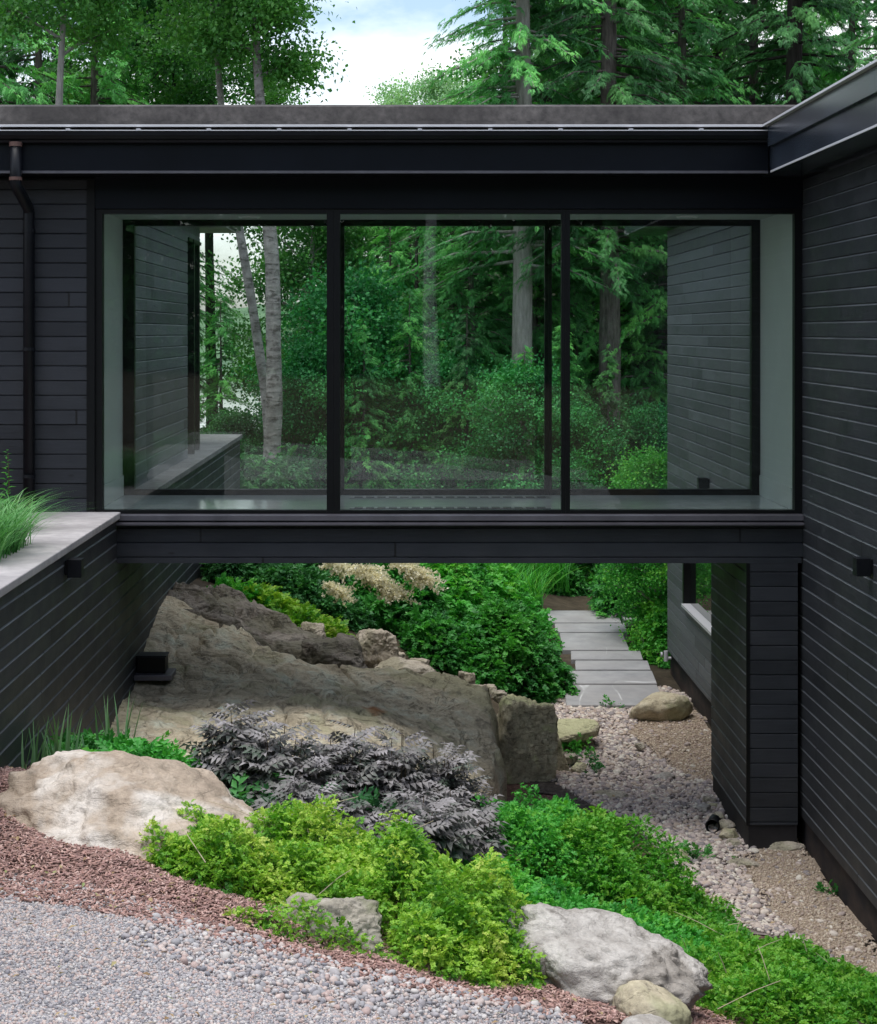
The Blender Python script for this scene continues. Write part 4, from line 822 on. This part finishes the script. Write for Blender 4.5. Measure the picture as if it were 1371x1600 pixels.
# purple-grey astilbe clumps: upright stems with big pointed leaflets
def astilbe(label, px, d, H, rad, n, seed, group):
    r_ = np.random.default_rng(seed); x, y = S_(px, d); g = h1(x, y); t = thing('astilbe_clump', label, 'plant', (x, y, g), group); st = MB(); its = []; rn = []
    for i in range(n):
        a = r_.random()*6.28; rr = rad*math.sqrt(r_.random()); bx = x+.35*rr*math.cos(a); by = y+.35*rr*math.sin(a); hx_ = H*(1-.35*(rr/rad)**2)*(.78+.30*r_.random())
        tip = np.array([x+rr*math.cos(a), y+rr*math.sin(a), g+hx_]); mid = np.array([(bx*.6+tip[0]*.4), (by*.6+tip[1]*.4), g+hx_*.5])
        st.tube([(bx, by, g-.03), mid, tip], [.006, .005, .003], 5)
        for j in range(9):
            t_ = .15+.85*j/8; c = mid*(1-t_)+tip*t_; az = a+j*2.4+r_.standard_normal()*.4; ln = (.20-.06*t_)*(.8+.4*r_.random())
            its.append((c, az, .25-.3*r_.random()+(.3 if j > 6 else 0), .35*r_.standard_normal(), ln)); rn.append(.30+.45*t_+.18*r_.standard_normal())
    # each frond: a short stalk with paired pointed leaflets
    fr = compose(leafp(.50, .1, .24), [((0, .12+.24*k, -.02*k), s*.95, -.1, .15*s, .46) for k in range(0, 4) for s in (-1, 1)]+[((0, .95, -.10), 0, -.2, 0, .50)])
    it = np.array([list(a[0])+[a[1], a[2], a[3], a[4]] for a in its]); V, F, r = scat([fr], it[:, :3], rotm(it[:, 3], it[:, 4], it[:, 5]), it[:, 6], np.clip(np.array(rn), 0, 1))
    nobj('foliage', V, F, M['lf_purple'], t, rnd=r); st.build('stems', M['stem'], t)
g_a = 'purple-grey astilbe clumps in front of the bedrock'
for i, (px, d, H, rad, n, lab) in enumerate([(368, 13.3, 0.86, .26, 32, 'purple-brown astilbe farthest left, tall and sparse'), (445, 13.1, 0.79, .34, 50, 'silvery astilbe second from the left'), (490, 12.5, 0.53, .36, 52, 'low dark astilbe behind the tall chartreuse shrub'), (535, 13.5, 0.88, .36, 55, 'silver-leaved astilbe in front of the orange rock stain'),
                                             (620, 13.6, 0.95, .38, 57, 'astilbe in the middle right with dark upright stems'), (688, 13.8, 0.93, .34, 50, 'greenish-silver astilbe nearest the rock corner'), (640, 12.6, 0.58, .38, 55, 'drooping purple astilbe low behind the broad chartreuse shrub'), (700, 13.2, 0.67, .30, 37, 'dusky purple astilbe farthest right')]):
    astilbe(lab, px, d, H, rad, n, 200+i, g_a)
# bladed plants
def blades(name, label, cat, x, y, z, n, L_, w_, spread, mat, seed, arch=.6, lean=(0, 0), group=None):
    r_ = np.random.default_rng(seed); Vs, Fs, Rs = [], [], []; o = 0
    for i in range(n):
        a = r_.random()*6.28; b = np.array([x+spread[0]*r_.uniform(-1, 1), y+spread[1]*r_.uniform(-1, 1), z]); ln = L_*(.55+.6*r_.random()); out_ = np.array([math.cos(a)+lean[0], math.sin(a)+lean[1], 0])*arch*ln*r_.uniform(.4, 1.1); side = np.array([-math.sin(a), math.cos(a), 0])*w_/2*(.7+.6*r_.random())
        k = 7; rr = r_.random()
        for j in range(k):
            t_ = j/(k-1); c = b+out_*t_**1.7+np.array([0, 0, ln*(t_-.42*arch*t_**2.4)]); w2 = side*(1-t_**2.2)+side*.02; Vs += [c-w2, c+w2]; Rs += [rr, rr]
        for j in range(k-1): Fs.append((o+2*j, o+2*j+1, o+2*j+3, o+2*j+2))
        o += 2*k
    t = thing(name, label, cat, (x, y, z), group); nobj('blades', np.array(Vs), np.array(Fs), M[mat], t, smooth=True, rnd=np.array(Rs)); return t
blades('ornamental_grass', 'arching green grass tuft on the concrete cap at the left edge', 'grass clump', -3.14, -3.2, 3.05, 900, .60, .010, (.26, .65), 'lf_grass', 31, .95, (.25, -.2))
blades('ornamental_grass', 'smaller grass tuft beside the left wing wall', 'grass clump', -3.4, -1.6, 3.06, 420, .5, .010, (.2, .35), 'lf_grass', 32, .9, (.3, -.2))
x, y = S_(65, 12.9); blades('iris_clump', 'upright iris leaves against the black retaining wall, left clump', 'plant', x, y, 1.50, 46, .66, .026, (.22, .3), 'lf_iris', 33, .25, group='iris clumps by the retaining wall')
x, y = S_(182, 13.6); blades('iris_clump', 'upright iris leaves near the bedrock corner, right clump', 'plant', x, y, 1.35, 26, .72, .024, (.14, .2), 'lf_iris', 34, .22, group='iris clumps by the retaining wall')
x, y = S_(120, 13.2); blades('iris_clump', 'short iris leaves between the two taller iris clumps', 'plant', x, y, 1.45, 26, .48, .024, (.12, .15), 'lf_iris', 35, .4, group='iris clumps by the retaining wall')
# tall weed at the downspout
x, y = -3.42, -.9; t = thing('tall_weed', 'single tall green weed rising in front of the downspout', 'plant', (x, y, 3.06)); s_ = MB(); s_.tube([(x, y, 3.05), (x+.02, y, 3.4), (x+.01, y, 3.68)], [.006, .005, .003], 6); s_.build('stem', M['stem'], t)
k = 34; zz = np.linspace(3.1, 3.7, k); V, F, r = scat([leafp(.45)], np.column_stack([np.full(k, x), np.full(k, y), zz]), rotm(np.arange(k)*2.4, np.full(k, .35), np.zeros(k)), .13-.09*(zz-3.1)/.6); nobj('leaves', V, F, M['lf_mid'], t, rnd=r)
# small weeds
for i, (px, py, s, n, lab) in enumerate([(1292, 1400, .16, 26, 'small broad-leaved weed on tan grit at the near wall base'), (895, 1180, .26, 90, 'patch of weeds right of the dark rock face'), (915, 1205, .2, 60, 'low weeds at the edge of the dark soil'), (1075, 1345, .22, 80, 'weed tuft beside the tan stone'), (958, 1108, .14, 40, 'small weed at the corner of the nearest path slab'), (1152, 1352, .07, 20, 'tiny weed on the flat pale stone'), (1240, 1318, .08, 22, 'tiny weed at the pillar foot'), (1015, 1125, .1, 26, 'small green weed under the tan boulder'), (925, 1535, .06, 12, 'tiny green seedling under the overhanging boulder')]):
    p = G(px, py); shrub('weed', lab, 'weed', p[0], p[1], s, s*.8, s*.6, n, .09 if i < 5 else .05, 'lf_mid' if i != 1 else 'lf_green', SPRP, seed=300+i, group='weeds sprouting on the bare ground', stems=4)
# garden behind the bridge
g_b = 'garden shrubs behind the footbridge'
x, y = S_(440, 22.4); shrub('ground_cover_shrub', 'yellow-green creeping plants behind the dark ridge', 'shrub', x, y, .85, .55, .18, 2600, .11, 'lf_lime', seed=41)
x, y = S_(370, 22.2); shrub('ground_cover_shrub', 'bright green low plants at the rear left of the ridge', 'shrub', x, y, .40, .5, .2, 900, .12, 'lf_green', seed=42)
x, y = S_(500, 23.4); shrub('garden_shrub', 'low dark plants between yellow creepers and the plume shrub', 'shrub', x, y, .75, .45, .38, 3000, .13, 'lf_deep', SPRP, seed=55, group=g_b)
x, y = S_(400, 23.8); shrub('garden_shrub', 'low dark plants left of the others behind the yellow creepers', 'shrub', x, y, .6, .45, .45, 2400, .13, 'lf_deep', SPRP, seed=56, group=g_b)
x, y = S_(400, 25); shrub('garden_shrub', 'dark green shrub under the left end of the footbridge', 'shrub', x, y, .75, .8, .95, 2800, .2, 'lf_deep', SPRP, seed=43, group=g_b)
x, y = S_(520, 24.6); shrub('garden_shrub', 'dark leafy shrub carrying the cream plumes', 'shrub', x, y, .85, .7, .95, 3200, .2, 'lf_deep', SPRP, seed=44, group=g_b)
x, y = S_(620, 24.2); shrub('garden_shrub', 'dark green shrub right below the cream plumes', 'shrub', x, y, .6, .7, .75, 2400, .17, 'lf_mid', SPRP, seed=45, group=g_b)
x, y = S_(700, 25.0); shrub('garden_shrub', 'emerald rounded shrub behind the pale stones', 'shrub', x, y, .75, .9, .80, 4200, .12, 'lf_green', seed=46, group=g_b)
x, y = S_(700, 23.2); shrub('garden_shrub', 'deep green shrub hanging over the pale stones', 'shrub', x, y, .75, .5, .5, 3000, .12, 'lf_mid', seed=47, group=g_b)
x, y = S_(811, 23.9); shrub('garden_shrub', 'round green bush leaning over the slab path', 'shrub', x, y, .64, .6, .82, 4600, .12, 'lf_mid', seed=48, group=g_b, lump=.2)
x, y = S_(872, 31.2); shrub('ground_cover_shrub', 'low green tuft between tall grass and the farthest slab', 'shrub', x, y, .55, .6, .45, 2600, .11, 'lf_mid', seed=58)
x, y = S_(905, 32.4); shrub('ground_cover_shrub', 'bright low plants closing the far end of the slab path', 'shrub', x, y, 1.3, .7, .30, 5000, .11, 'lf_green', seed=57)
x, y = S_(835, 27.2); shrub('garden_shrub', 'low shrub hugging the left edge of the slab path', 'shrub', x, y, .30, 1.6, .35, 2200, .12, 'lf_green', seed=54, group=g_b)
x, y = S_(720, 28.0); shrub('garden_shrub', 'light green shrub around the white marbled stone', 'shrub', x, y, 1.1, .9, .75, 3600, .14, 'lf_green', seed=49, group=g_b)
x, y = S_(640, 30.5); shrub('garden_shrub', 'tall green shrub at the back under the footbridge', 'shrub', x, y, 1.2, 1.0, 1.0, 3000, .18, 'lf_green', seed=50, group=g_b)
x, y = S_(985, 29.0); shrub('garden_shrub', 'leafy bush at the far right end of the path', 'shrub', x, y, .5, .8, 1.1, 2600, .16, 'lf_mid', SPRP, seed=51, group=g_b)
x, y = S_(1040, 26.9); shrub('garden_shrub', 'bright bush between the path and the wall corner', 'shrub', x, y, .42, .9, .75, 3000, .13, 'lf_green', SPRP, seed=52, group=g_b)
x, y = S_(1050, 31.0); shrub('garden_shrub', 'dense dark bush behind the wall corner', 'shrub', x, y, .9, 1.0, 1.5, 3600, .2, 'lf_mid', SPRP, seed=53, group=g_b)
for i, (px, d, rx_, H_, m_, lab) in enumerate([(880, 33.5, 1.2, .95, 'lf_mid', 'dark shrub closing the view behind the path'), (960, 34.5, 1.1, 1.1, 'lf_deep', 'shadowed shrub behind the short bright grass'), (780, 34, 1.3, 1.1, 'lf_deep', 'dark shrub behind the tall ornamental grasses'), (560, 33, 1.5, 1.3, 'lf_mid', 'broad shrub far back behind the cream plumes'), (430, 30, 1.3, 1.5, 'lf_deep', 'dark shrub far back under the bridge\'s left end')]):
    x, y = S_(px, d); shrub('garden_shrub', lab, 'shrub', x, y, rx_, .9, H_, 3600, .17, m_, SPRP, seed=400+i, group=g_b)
for i, (px, d, lab) in enumerate([(800, 29, 'tall green ornamental grass behind the round bush'), (845, 31, 'ornamental grass at the far end of the path'), (760, 30.5, 'ornamental grass left of the other two behind the bushes')]):
    x, y = S_(px, d); blades('ornamental_grass', lab, 'grass clump', x, y, h1(x, y), 420, 1.0, .014, (.45, .4), 'lf_green', 60+i, .8, group='tall grasses behind the garden')
x, y = S_(975, 31); blades('ornamental_grass', 'short bright grass at the right end of the path', 'grass clump', x, y, h1(x, y), 220, .6, .016, (.4, .3), 'lf_green', 66, .6)
# goat's beard plumes
def plume(label, px, py, d, dx, dz, n, seed):
    r_ = np.random.default_rng(seed); c = P(px, py, d); t = thing('flower_plume', label, 'flower', c, 'cream plumes of the goat\'s beard'); its = []; st = MB()
    for i in range(n):
        u = r_.random(); a = r_.random()*6.28; base = c+np.array([-dx*.5+dx*u, 0, dz*(.5-u)]); L_ = .07+.17*r_.random(); dr = np.array([math.cos(a)*.8+.3, math.sin(a)*.6, .1-.7*r_.random()]); base = base+np.array([.0, .0, .0])
        for j in range(16): its.append(base+dr*L_*j/15*1.2+.012*r_.standard_normal(3))
        st.tube([base, base+dr*L_*1.2], .002, 3)
    its = np.array(its); m = len(its); V, F, r = scat([leafp(.7)], its, rotm(r_.random(m)*6.28, r_.random(m)*3, r_.random(m)*3), .026+.02*r_.random(m)); nobj('florets', V, F, M['lf_cream'], t, rnd=r); st.build('stems', M['lf_cream'], t)
plume('large drooping cream flower plume in the middle', 590, 908, 22.0, .42, .34, 260, 1)
plume('cream flower plume at the upper right of the group', 642, 892, 22.0, .34, .26, 190, 2)
plume('cream flower plume cut off by the beam, left of the large one', 532, 884, 22.2, .28, .12, 110, 3)
plume('smallest cream flower plume hanging low on the left', 524, 922, 22.0, .13, .14, 50, 4)

# ---------------------------------------------------------------- trees
def trunk_mesh(name, pts, rad, n=12, wob=.04, seed=0):
    pts = np.array(pts, float); P_ = []; 
    ts = np.linspace(0, len(pts)-1, max(24, len(pts)*6)); c = np.stack([np.interp(ts, range(len(pts)), pts[:, k]) for k in range(3)], 1); r_ = np.interp(ts, range(len(pts)), rad)
    a = np.arange(n)/n*6.283; V = []
    for i in range(len(c)):
        ring = np.stack([np.cos(a), np.sin(a), a*0], 1); nn = fbm(ring*1.2+np.array([seed, 0, c[i, 2]*1.1]), 3); V.append(c[i]+ring*(r_[i]*(1+.13*nn))[:, None])
    V = np.concatenate(V); m = len(c); F = np.array([(i*n+k, i*n+(k+1) % n, (i+1)*n+(k+1) % n, (i+1)*n+k) for i in range(m-1) for k in range(n)]); return V, F
def tubes_np(segs, n=5):
    """segs: (p0,p1,r0,r1) -> V,F quads"""
    V = []; F = []; o = 0
    for p0, p1, r0, r1 in segs:
        t_ = p1-p0; L_ = np.linalg.norm(t_)+1e-9; t_ = t_/L_; u = np.cross(t_, [0, 0, 1.0]) if abs(t_[2]) < .9 else np.cross(t_, [0, 1.0, 0]); u /= np.linalg.norm(u); v = np.cross(t_, u)
        for c, r_ in ((p0, r0), (p1, r1)):
            for k in range(n): a = 6.283*k/n; V.append(c+(u*math.cos(a)+v*math.sin(a))*r_)
        F += [(o+k, o+(k+1) % n, o+n+(k+1) % n, o+n+k) for k in range(n)]; o += 2*n
    return np.array(V), np.array(F)
# hemlock spray: flat frond
def frond(seed, n=11, droop=.25):
    r_ = np.random.default_rng(seed); it = []
    for i in range(n):
        t_ = i/n; 
        for s in (-1, 1): it.append(((0, t_, -droop*t_*t_), s*(.75+.2*r_.random())*1.0, -.25-.3*r_.random(), .3*r_.standard_normal(), (.34*(1-t_)**.7+.06)*(.75+.5*r_.random())))
    it.append(((0, 1, -droop), 0, -.2, 0, .16)); V, F = compose(leafp(.26, .03, .12), it); return V, F
FR = [frond(s) for s in range(4)]
def conifer(seed, H, Rr, z0=.08, dens=1.0, droop=.35, fs=.30, per=24):
    r_ = np.random.default_rng(seed); segs = []; pos = []; yaw = []; pit = []; sc = []; rn = []
    nb = int(H*9*dens)
    for i in range(nb):
        zf = z0+(1-z0)*(i+r_.random())/nb; L_ = Rr*(1-zf)**.75*(.65+.5*r_.random())+.25; a = r_.random()*6.283; z = zf*H; up = .15-.1*r_.random()
        dr = np.array([math.cos(a), math.sin(a), 0]); tone = .25*r_.standard_normal()
        pt = lambda t_: np.array([0, 0, z])+dr*L_*t_+np.array([0, 0, L_*(up*t_-droop*t_*t_)])
        segs.append((pt(0), pt(.5), .012*L_+.01, .008*L_+.005)); segs.append((pt(.5), pt(1), .008*L_+.005, .003))
        m = int(per*L_)+3
        for j in range(m):
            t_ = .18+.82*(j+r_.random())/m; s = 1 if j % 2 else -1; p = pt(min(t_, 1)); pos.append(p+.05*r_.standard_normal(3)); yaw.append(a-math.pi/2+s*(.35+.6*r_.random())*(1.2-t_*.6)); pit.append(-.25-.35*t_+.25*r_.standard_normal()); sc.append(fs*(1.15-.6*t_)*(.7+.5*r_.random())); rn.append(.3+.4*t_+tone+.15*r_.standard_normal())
    pos = np.array(pos); V, F, r = scat(FR, pos, rotm(np.array(yaw), np.array(pit), .35*r_.standard_normal(len(pos))), np.array(sc), np.clip(rn, 0, 1))
    crown = fast('crown', V, F, False, r)
    tv, tf = trunk_mesh('t', [(0, 0, -.6), (0, 0, 0), (.04, .02, H*.5), (0, 0, H*.98)], [.013*H*1.1+.03, .0115*H+.02, .008*H, .01], 10, seed=seed); bv, bf = tubes_np(segs)
    tr = fast('trunk', np.concatenate([tv, bv]), np.concatenate([tf, bf+len(tv)]), True); return crown, tr
def lcluster(seed, n=12, ls=.072):
    r_ = np.random.default_rng(seed); it = []
    for i in range(n):
        p = r_.standard_normal(3)*np.array([.15, .15, .12]); it.append((p, r_.random()*6.28, -.5+.6*r_.standard_normal(), .6*r_.standard_normal(), ls*(.7+.6*r_.random())))
    return compose(leafp(.72, .1, .1), it)
LC = [lcluster(s) for s in range(5)]
def broadleaf(seed, H, spread, z0, ncl, zs=.5, lean=(0, 0), r0=.16, sub=9, flat=.62):
    r_ = np.random.default_rng(seed); segs = []; pos = []; rn = []
    trunk = lambda z: np.array([lean[0]*z/H+.08*math.sin(z*.7+seed), lean[1]*z/H, z])
    nl = int(26*(1-z0)+8); per = ncl//(nl*sub)+1
    for i in range(nl):
        zf = z0+(1-z0)*(i+.5*r_.random())/nl; p0 = trunk(zf*H); a = i*2.4+r_.random(); prof = math.sin(math.pi*min(1, max(.12, (zf-z0)/(1-z0)*.85+.12)))**.6; L_ = spread*prof*(.6+.5*r_.random()); el = .25+.5*zf+.2*r_.standard_normal(); tone = .16*r_.standard_normal()
        dr = np.array([math.cos(a)*math.cos(el), math.sin(a)*math.cos(el), math.sin(el)]); pm = p0+dr*L_*.5; pe = p0+dr*L_+np.array([0, 0, -.12*L_]); rb = .05*(1-zf)+.014
        segs.append((p0, pm, rb, rb*.7)); segs.append((pm, pe, rb*.7, .006))
        for j in range(sub):
            t_ = .3+.7*(j+r_.random())/sub; c = (p0+(pm-p0)*t_*2) if t_ < .5 else (pm+(pe-pm)*(t_-.5)*2); b = r_.standard_normal(3)*.5; b[2] *= .5; d2 = dr+b; d2 /= np.linalg.norm(d2); l2 = L_*.5*(1.15-t_*.5)*(.6+.6*r_.random()); e2 = c+d2*l2; segs.append((c, e2, .012, .004)); n2 = per
            tt = r_.random(n2)**.7; pos.append(c+np.outer(tt, e2-c)+r_.standard_normal((n2, 3))*np.array([.20, .20, .13])*flat/.55); rn.append(np.clip(.5+tone+.2*r_.standard_normal(n2), 0, 1))
    pos = np.concatenate(pos); rn = np.concatenate(rn); n_ = len(pos)
    V, F, r = scat(LC, pos, rotm(r_.random(n_)*6.28, .4*r_.standard_normal(n_), .4*r_.standard_normal(n_)), .8+.5*r_.random(n_), rn); crown = fast('crown', V, F, False, r)
    zz = np.linspace(0, H*.97, 9); tv, tf = trunk_mesh('t', [trunk(0)-np.array([0, 0, .6])]+[trunk(z) for z in zz], [r0*1.25]+list(r0*(1-zz/H*.88)), 12, seed=seed); bv, bf = tubes_np(segs)
    return crown, fast('trunk', np.concatenate([tv, bv]), np.concatenate([tf, bf+len(tv)]), True)
def plant(name, label, pair, px, d, cm, bm, yaw=0, s=1.0, group=None, z=None, x=None):
    X = XA(px, d) if x is None else x; Y = d-D0; zz = h1(X, Y) if z is None else z
    t = thing(name, label, 'tree', (X, Y, zz), group); t.rotation_euler.z = R(yaw); t.scale = (s, s, s)
    for nm, me, m_ in (('crown', pair[0], cm), ('trunk', pair[1], bm)):
        if not me.materials: me.materials.append(None)
        o = bpy.data.objects.new(nm, me); col.objects.link(o); o.parent = t; o.material_slots[0].link = 'OBJECT'; o.material_slots[0].material = M[m_]
    return t
HEM = [conifer(1, 13, 2.6, .03, 1.4), conifer(2, 16, 2.9, .04, 1.35), conifer(3, 11, 2.4, .02, 1.4), conifer(4, 18, 2.8, .30, 1.2)]
BL = [broadleaf(1, 8, 2.0, .12, 3400), broadleaf(2, 12, 2.6, .3, 4200), broadleaf(3, 5, 1.7, .08, 2600)]
g_f = 'forest conifers behind the house'
con = [ # px, d, variant, scale, yaw
 (560, 40, 2, .80, 10), (590, 37, 2, .72, 77), (650, 36, 2, .70, 15), (705, 37.5, 2, .80, 288), (765, 36.5, 2, .85, 190), (835, 35.5, 2, .8, 66), (895, 36, 2, .85, 12), (925, 39, 0, .9, 123), (1000, 37, 2, .85, 45), (1040, 39, 0, .95, 312), (530, 38, 2, .72, 210), (820, 32, 2, .36, 44), (730, 33, 2, .42, 99), (640, 33.5, 2, .45, 10), (880, 33, 2, .40, 210), (950, 32.5, 2, .36, 310), (570, 33, 2, .40, 160), (610, 36, 2, .62, 60), (680, 38, 2, .78, 130), (735, 35.5, 0, .68, 20), (790, 41, 1, .9, 200), (850, 37.5, 0, 1.0, 80), (905, 43, 1, 1.0, 300), (955, 36.5, 1, .95, 150), (1010, 41, 0, 1.15, 250), (1065, 36, 1, .92, 40), (1130, 42, 1, 1.05, 190), (1180, 37, 1, .95, 95),
 (1260, 40, 1, 1.0, 15), (1330, 37, 0, 1.1, 275), (1400, 43, 1, 1.1, 120), (480, 43, 2, .75, 90), (520, 47, 2, .85, 330), (640, 48, 2, .88, 45), (750, 50, 0, .95, 222), (870, 52, 1, 1.0, 12), (1000, 53, 1, 1.05, 77), (1120, 54, 1, 1.1, 166),
 (345, 36, 2, .47, 33), (290, 37, 2, .52, 5), (230, 38, 0, .95, 70), (150, 36, 1, .85, 170), (60, 38, 1, .9, 280), (-20, 35, 0, 1.1, 140), (-90, 40, 1, 1, 50), (1480, 38, 1, 1, 20)]
def where(px, d, i):
    side = 'far left' if px < 100 else 'left' if px < 400 else 'left-centre' if px < 600 else 'centre' if px < 800 else 'right-centre' if px < 1000 else 'right' if px < 1200 else 'far right'
    row = 'front row' if d < 38.5 else 'middle row' if d < 45 else 'back row'
    return side, row
seen_lab = {}
for i, (px, d, v, s, yw) in enumerate(con):
    side, row = where(px, d, i); key = (side, row); seen_lab[key] = seen_lab.get(key, 0)+1; k = seen_lab[key]
    num = ['', ' second', ' third', ' fourth', ' fifth', ' sixth', ' seventh', ' eighth'][k-1]
    dk = 'dark green' if i % 3 == 0 else 'green'
    plant('hemlock_tree', f'{dk} hemlock behind the house, {side} of the photo, {row}'+(f',{num} of them' if num else ''), HEM[v], px, d, 'lf_hemdark' if i % 3 == 0 else 'lf_hem', 'bark', yw, s, g_f)
# deciduous understory
for i, (px, d, v, s, yw, m_, lab) in enumerate([(492, 37, 0, .95, 10, 'lf_birch', 'leafy tree right of the birch trunks'), (560, 34.5, 2, 1.0, 90, 'lf_under', 'leafy sapling behind the centre pane\'s left side'), (700, 33.5, 2, .7, 10, 'lf_under', 'leafy sapling in the lower middle of the centre pane'), (1010, 33, 2, .55, 200, 'lf_under', 'leafy sapling behind the right pane'),
     (822, 32.0, 2, .68, 40, 'lf_under', 'leafy sapling hiding the foot of the bare trunk'), (905, 32.6, 2, .55, 140, 'lf_under', 'leafy sapling behind the thin mullion, right one'), (890, 34.5, 2, .6, 120, 'lf_under', 'small leafy tree behind the thin mullion'), (1030, 27.0, 2, .54, 60, 'lf_green', 'bright sapling at the end of the right board wall'), (450, 33.5, 2, .55, 250, 'lf_under', 'sapling at the foot of the birch trunks'), (500, 33.5, 2, .75, 20, 'lf_under', 'leafy sapling just left of the thick mullion'),
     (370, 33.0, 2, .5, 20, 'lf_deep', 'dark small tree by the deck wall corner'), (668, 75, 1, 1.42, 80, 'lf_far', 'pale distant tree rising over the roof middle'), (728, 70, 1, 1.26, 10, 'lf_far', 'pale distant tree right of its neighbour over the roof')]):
    plant('leafy_tree', lab, BL[v], px, d, m_, 'bark_pale', yw, s, 'leafy trees behind the house')
# named trunks
b1 = broadleaf(11, 14, 1.55, .58, 3600, lean=(-.45, 0), r0=.165)
plant('birch_tree', 'white-barked birch with thick peeling trunk seen through the left pane', b1, 434, 31, 'lf_birch', 'bark_birch', 0, 1, 'birches behind the left pane')
b2 = broadleaf(12, 13, 1.3, .66, 1500, lean=(-1.6, 0), r0=.12)
plant('birch_tree', 'slimmer birch leaning left beside the thick birch', b2, 442, 32, 'lf_birch', 'bark_birch', 0, 1, 'birches behind the left pane')
b3 = broadleaf(13, 13, 1.7, .62, 2200, lean=(.0, 0), r0=.12)
plant('birch_tree', 'leafy tree with slim grey trunk over the left roof', b3, 97, 30.5, 'lf_birch', 'bark_pale', 0, 1)
b4 = broadleaf(14, 13, 2.2, .6, 3400, lean=(.3, 0), r0=.14)
plant('birch_tree', 'bushy broadleaf tree over the roof between the two left trunks', b4, 250, 38, 'lf_birch', 'bark_dark', 0, 1)
plant('hemlock_tree', 'tall hemlock with bare grey trunk behind the centre pane', HEM[3], 815, 34.0, 'lf_hem', 'bark_pale', 20, 1.0)
plant('hemlock_tree', 'tall hemlock with brown trunk behind the right pane', HEM[3], 955, 34.2, 'lf_hemdark', 'bark', 140, 1.0)
plant('hemlock_tree', 'tall hemlock with dark trunk above the right roof', HEM[3], 1240, 35, 'lf_hemdark', 'bark_dark', 260, 1.05)
plant('pine_tree', 'soft light green pine bough over the right wing roof', HEM[1], 1420, 28, 'lf_pine', 'bark', 210, .75)
BH = [broadleaf(21, 13, 2.2, .56, 1900), broadleaf(22, 14, 2.3, .55, 1900)]
for i, (px, d, v, s, yw, m_, lab) in enumerate([(890, 41, 0, 1.1, 10, 'lf_birch', 'leafy crown right of the tall bare trunk over the roof'), (1010, 43, 1, 1.1, 80, 'lf_mid', 'leafy crown over the middle of the right roof half'), (1120, 42, 0, 1.1, 200, 'lf_birch', 'leafy crown over the roof near its right corner'), 
     (20, 41, 1, 1.1, 30, 'lf_birch', 'leafy crown at the far left over the roof'), (190, 42, 0, 1.1, 60, 'lf_birch', 'leafy crown right of the slim grey trunk'), (330, 42, 1, 1.05, 250, 'lf_birch', 'leafy crown left of the birch trunk over the roof')]):
    plant('leafy_tree', lab, BH[v], px, d, m_, 'bark_dark', yw, s, 'leafy crowns over the roof')
# mirrored birch behind the viewer; dark leaf mass added to close reflected sky gaps
n = 17000; q = np.column_stack([rng.uniform(-26, 26, n), rng.uniform(-46, -37, n), 2.0+13.5*rng.random(n)**1.15]); q[:, 2] += 1.2*fbm(q*np.array([.5, .5, 0]), 2)
V, F, r = scat(LC, q, rotm(rng.random(n)*6.28, .5*rng.standard_normal(n), .5*rng.standard_normal(n)), 3.4+1.6*rng.random(n))
tag(nobj('added_foliage', V, F, M['lf_deep'], rnd=r), 'dark leaf mass added behind the viewer, closing sky gaps mirrored in the glass', 'added_foliage', kind='stuff')
b5 = broadleaf(15, 13, 2.4, .6, 2500, lean=(0, 0), r0=.22)
plant('birch_tree', 'pale trunk mirrored faintly in the centre pane', b5, 0, -14.0, 'lf_birch', 'bark_white', 0, 1, z=2.5, x=(676-VX)/F_PX*48)
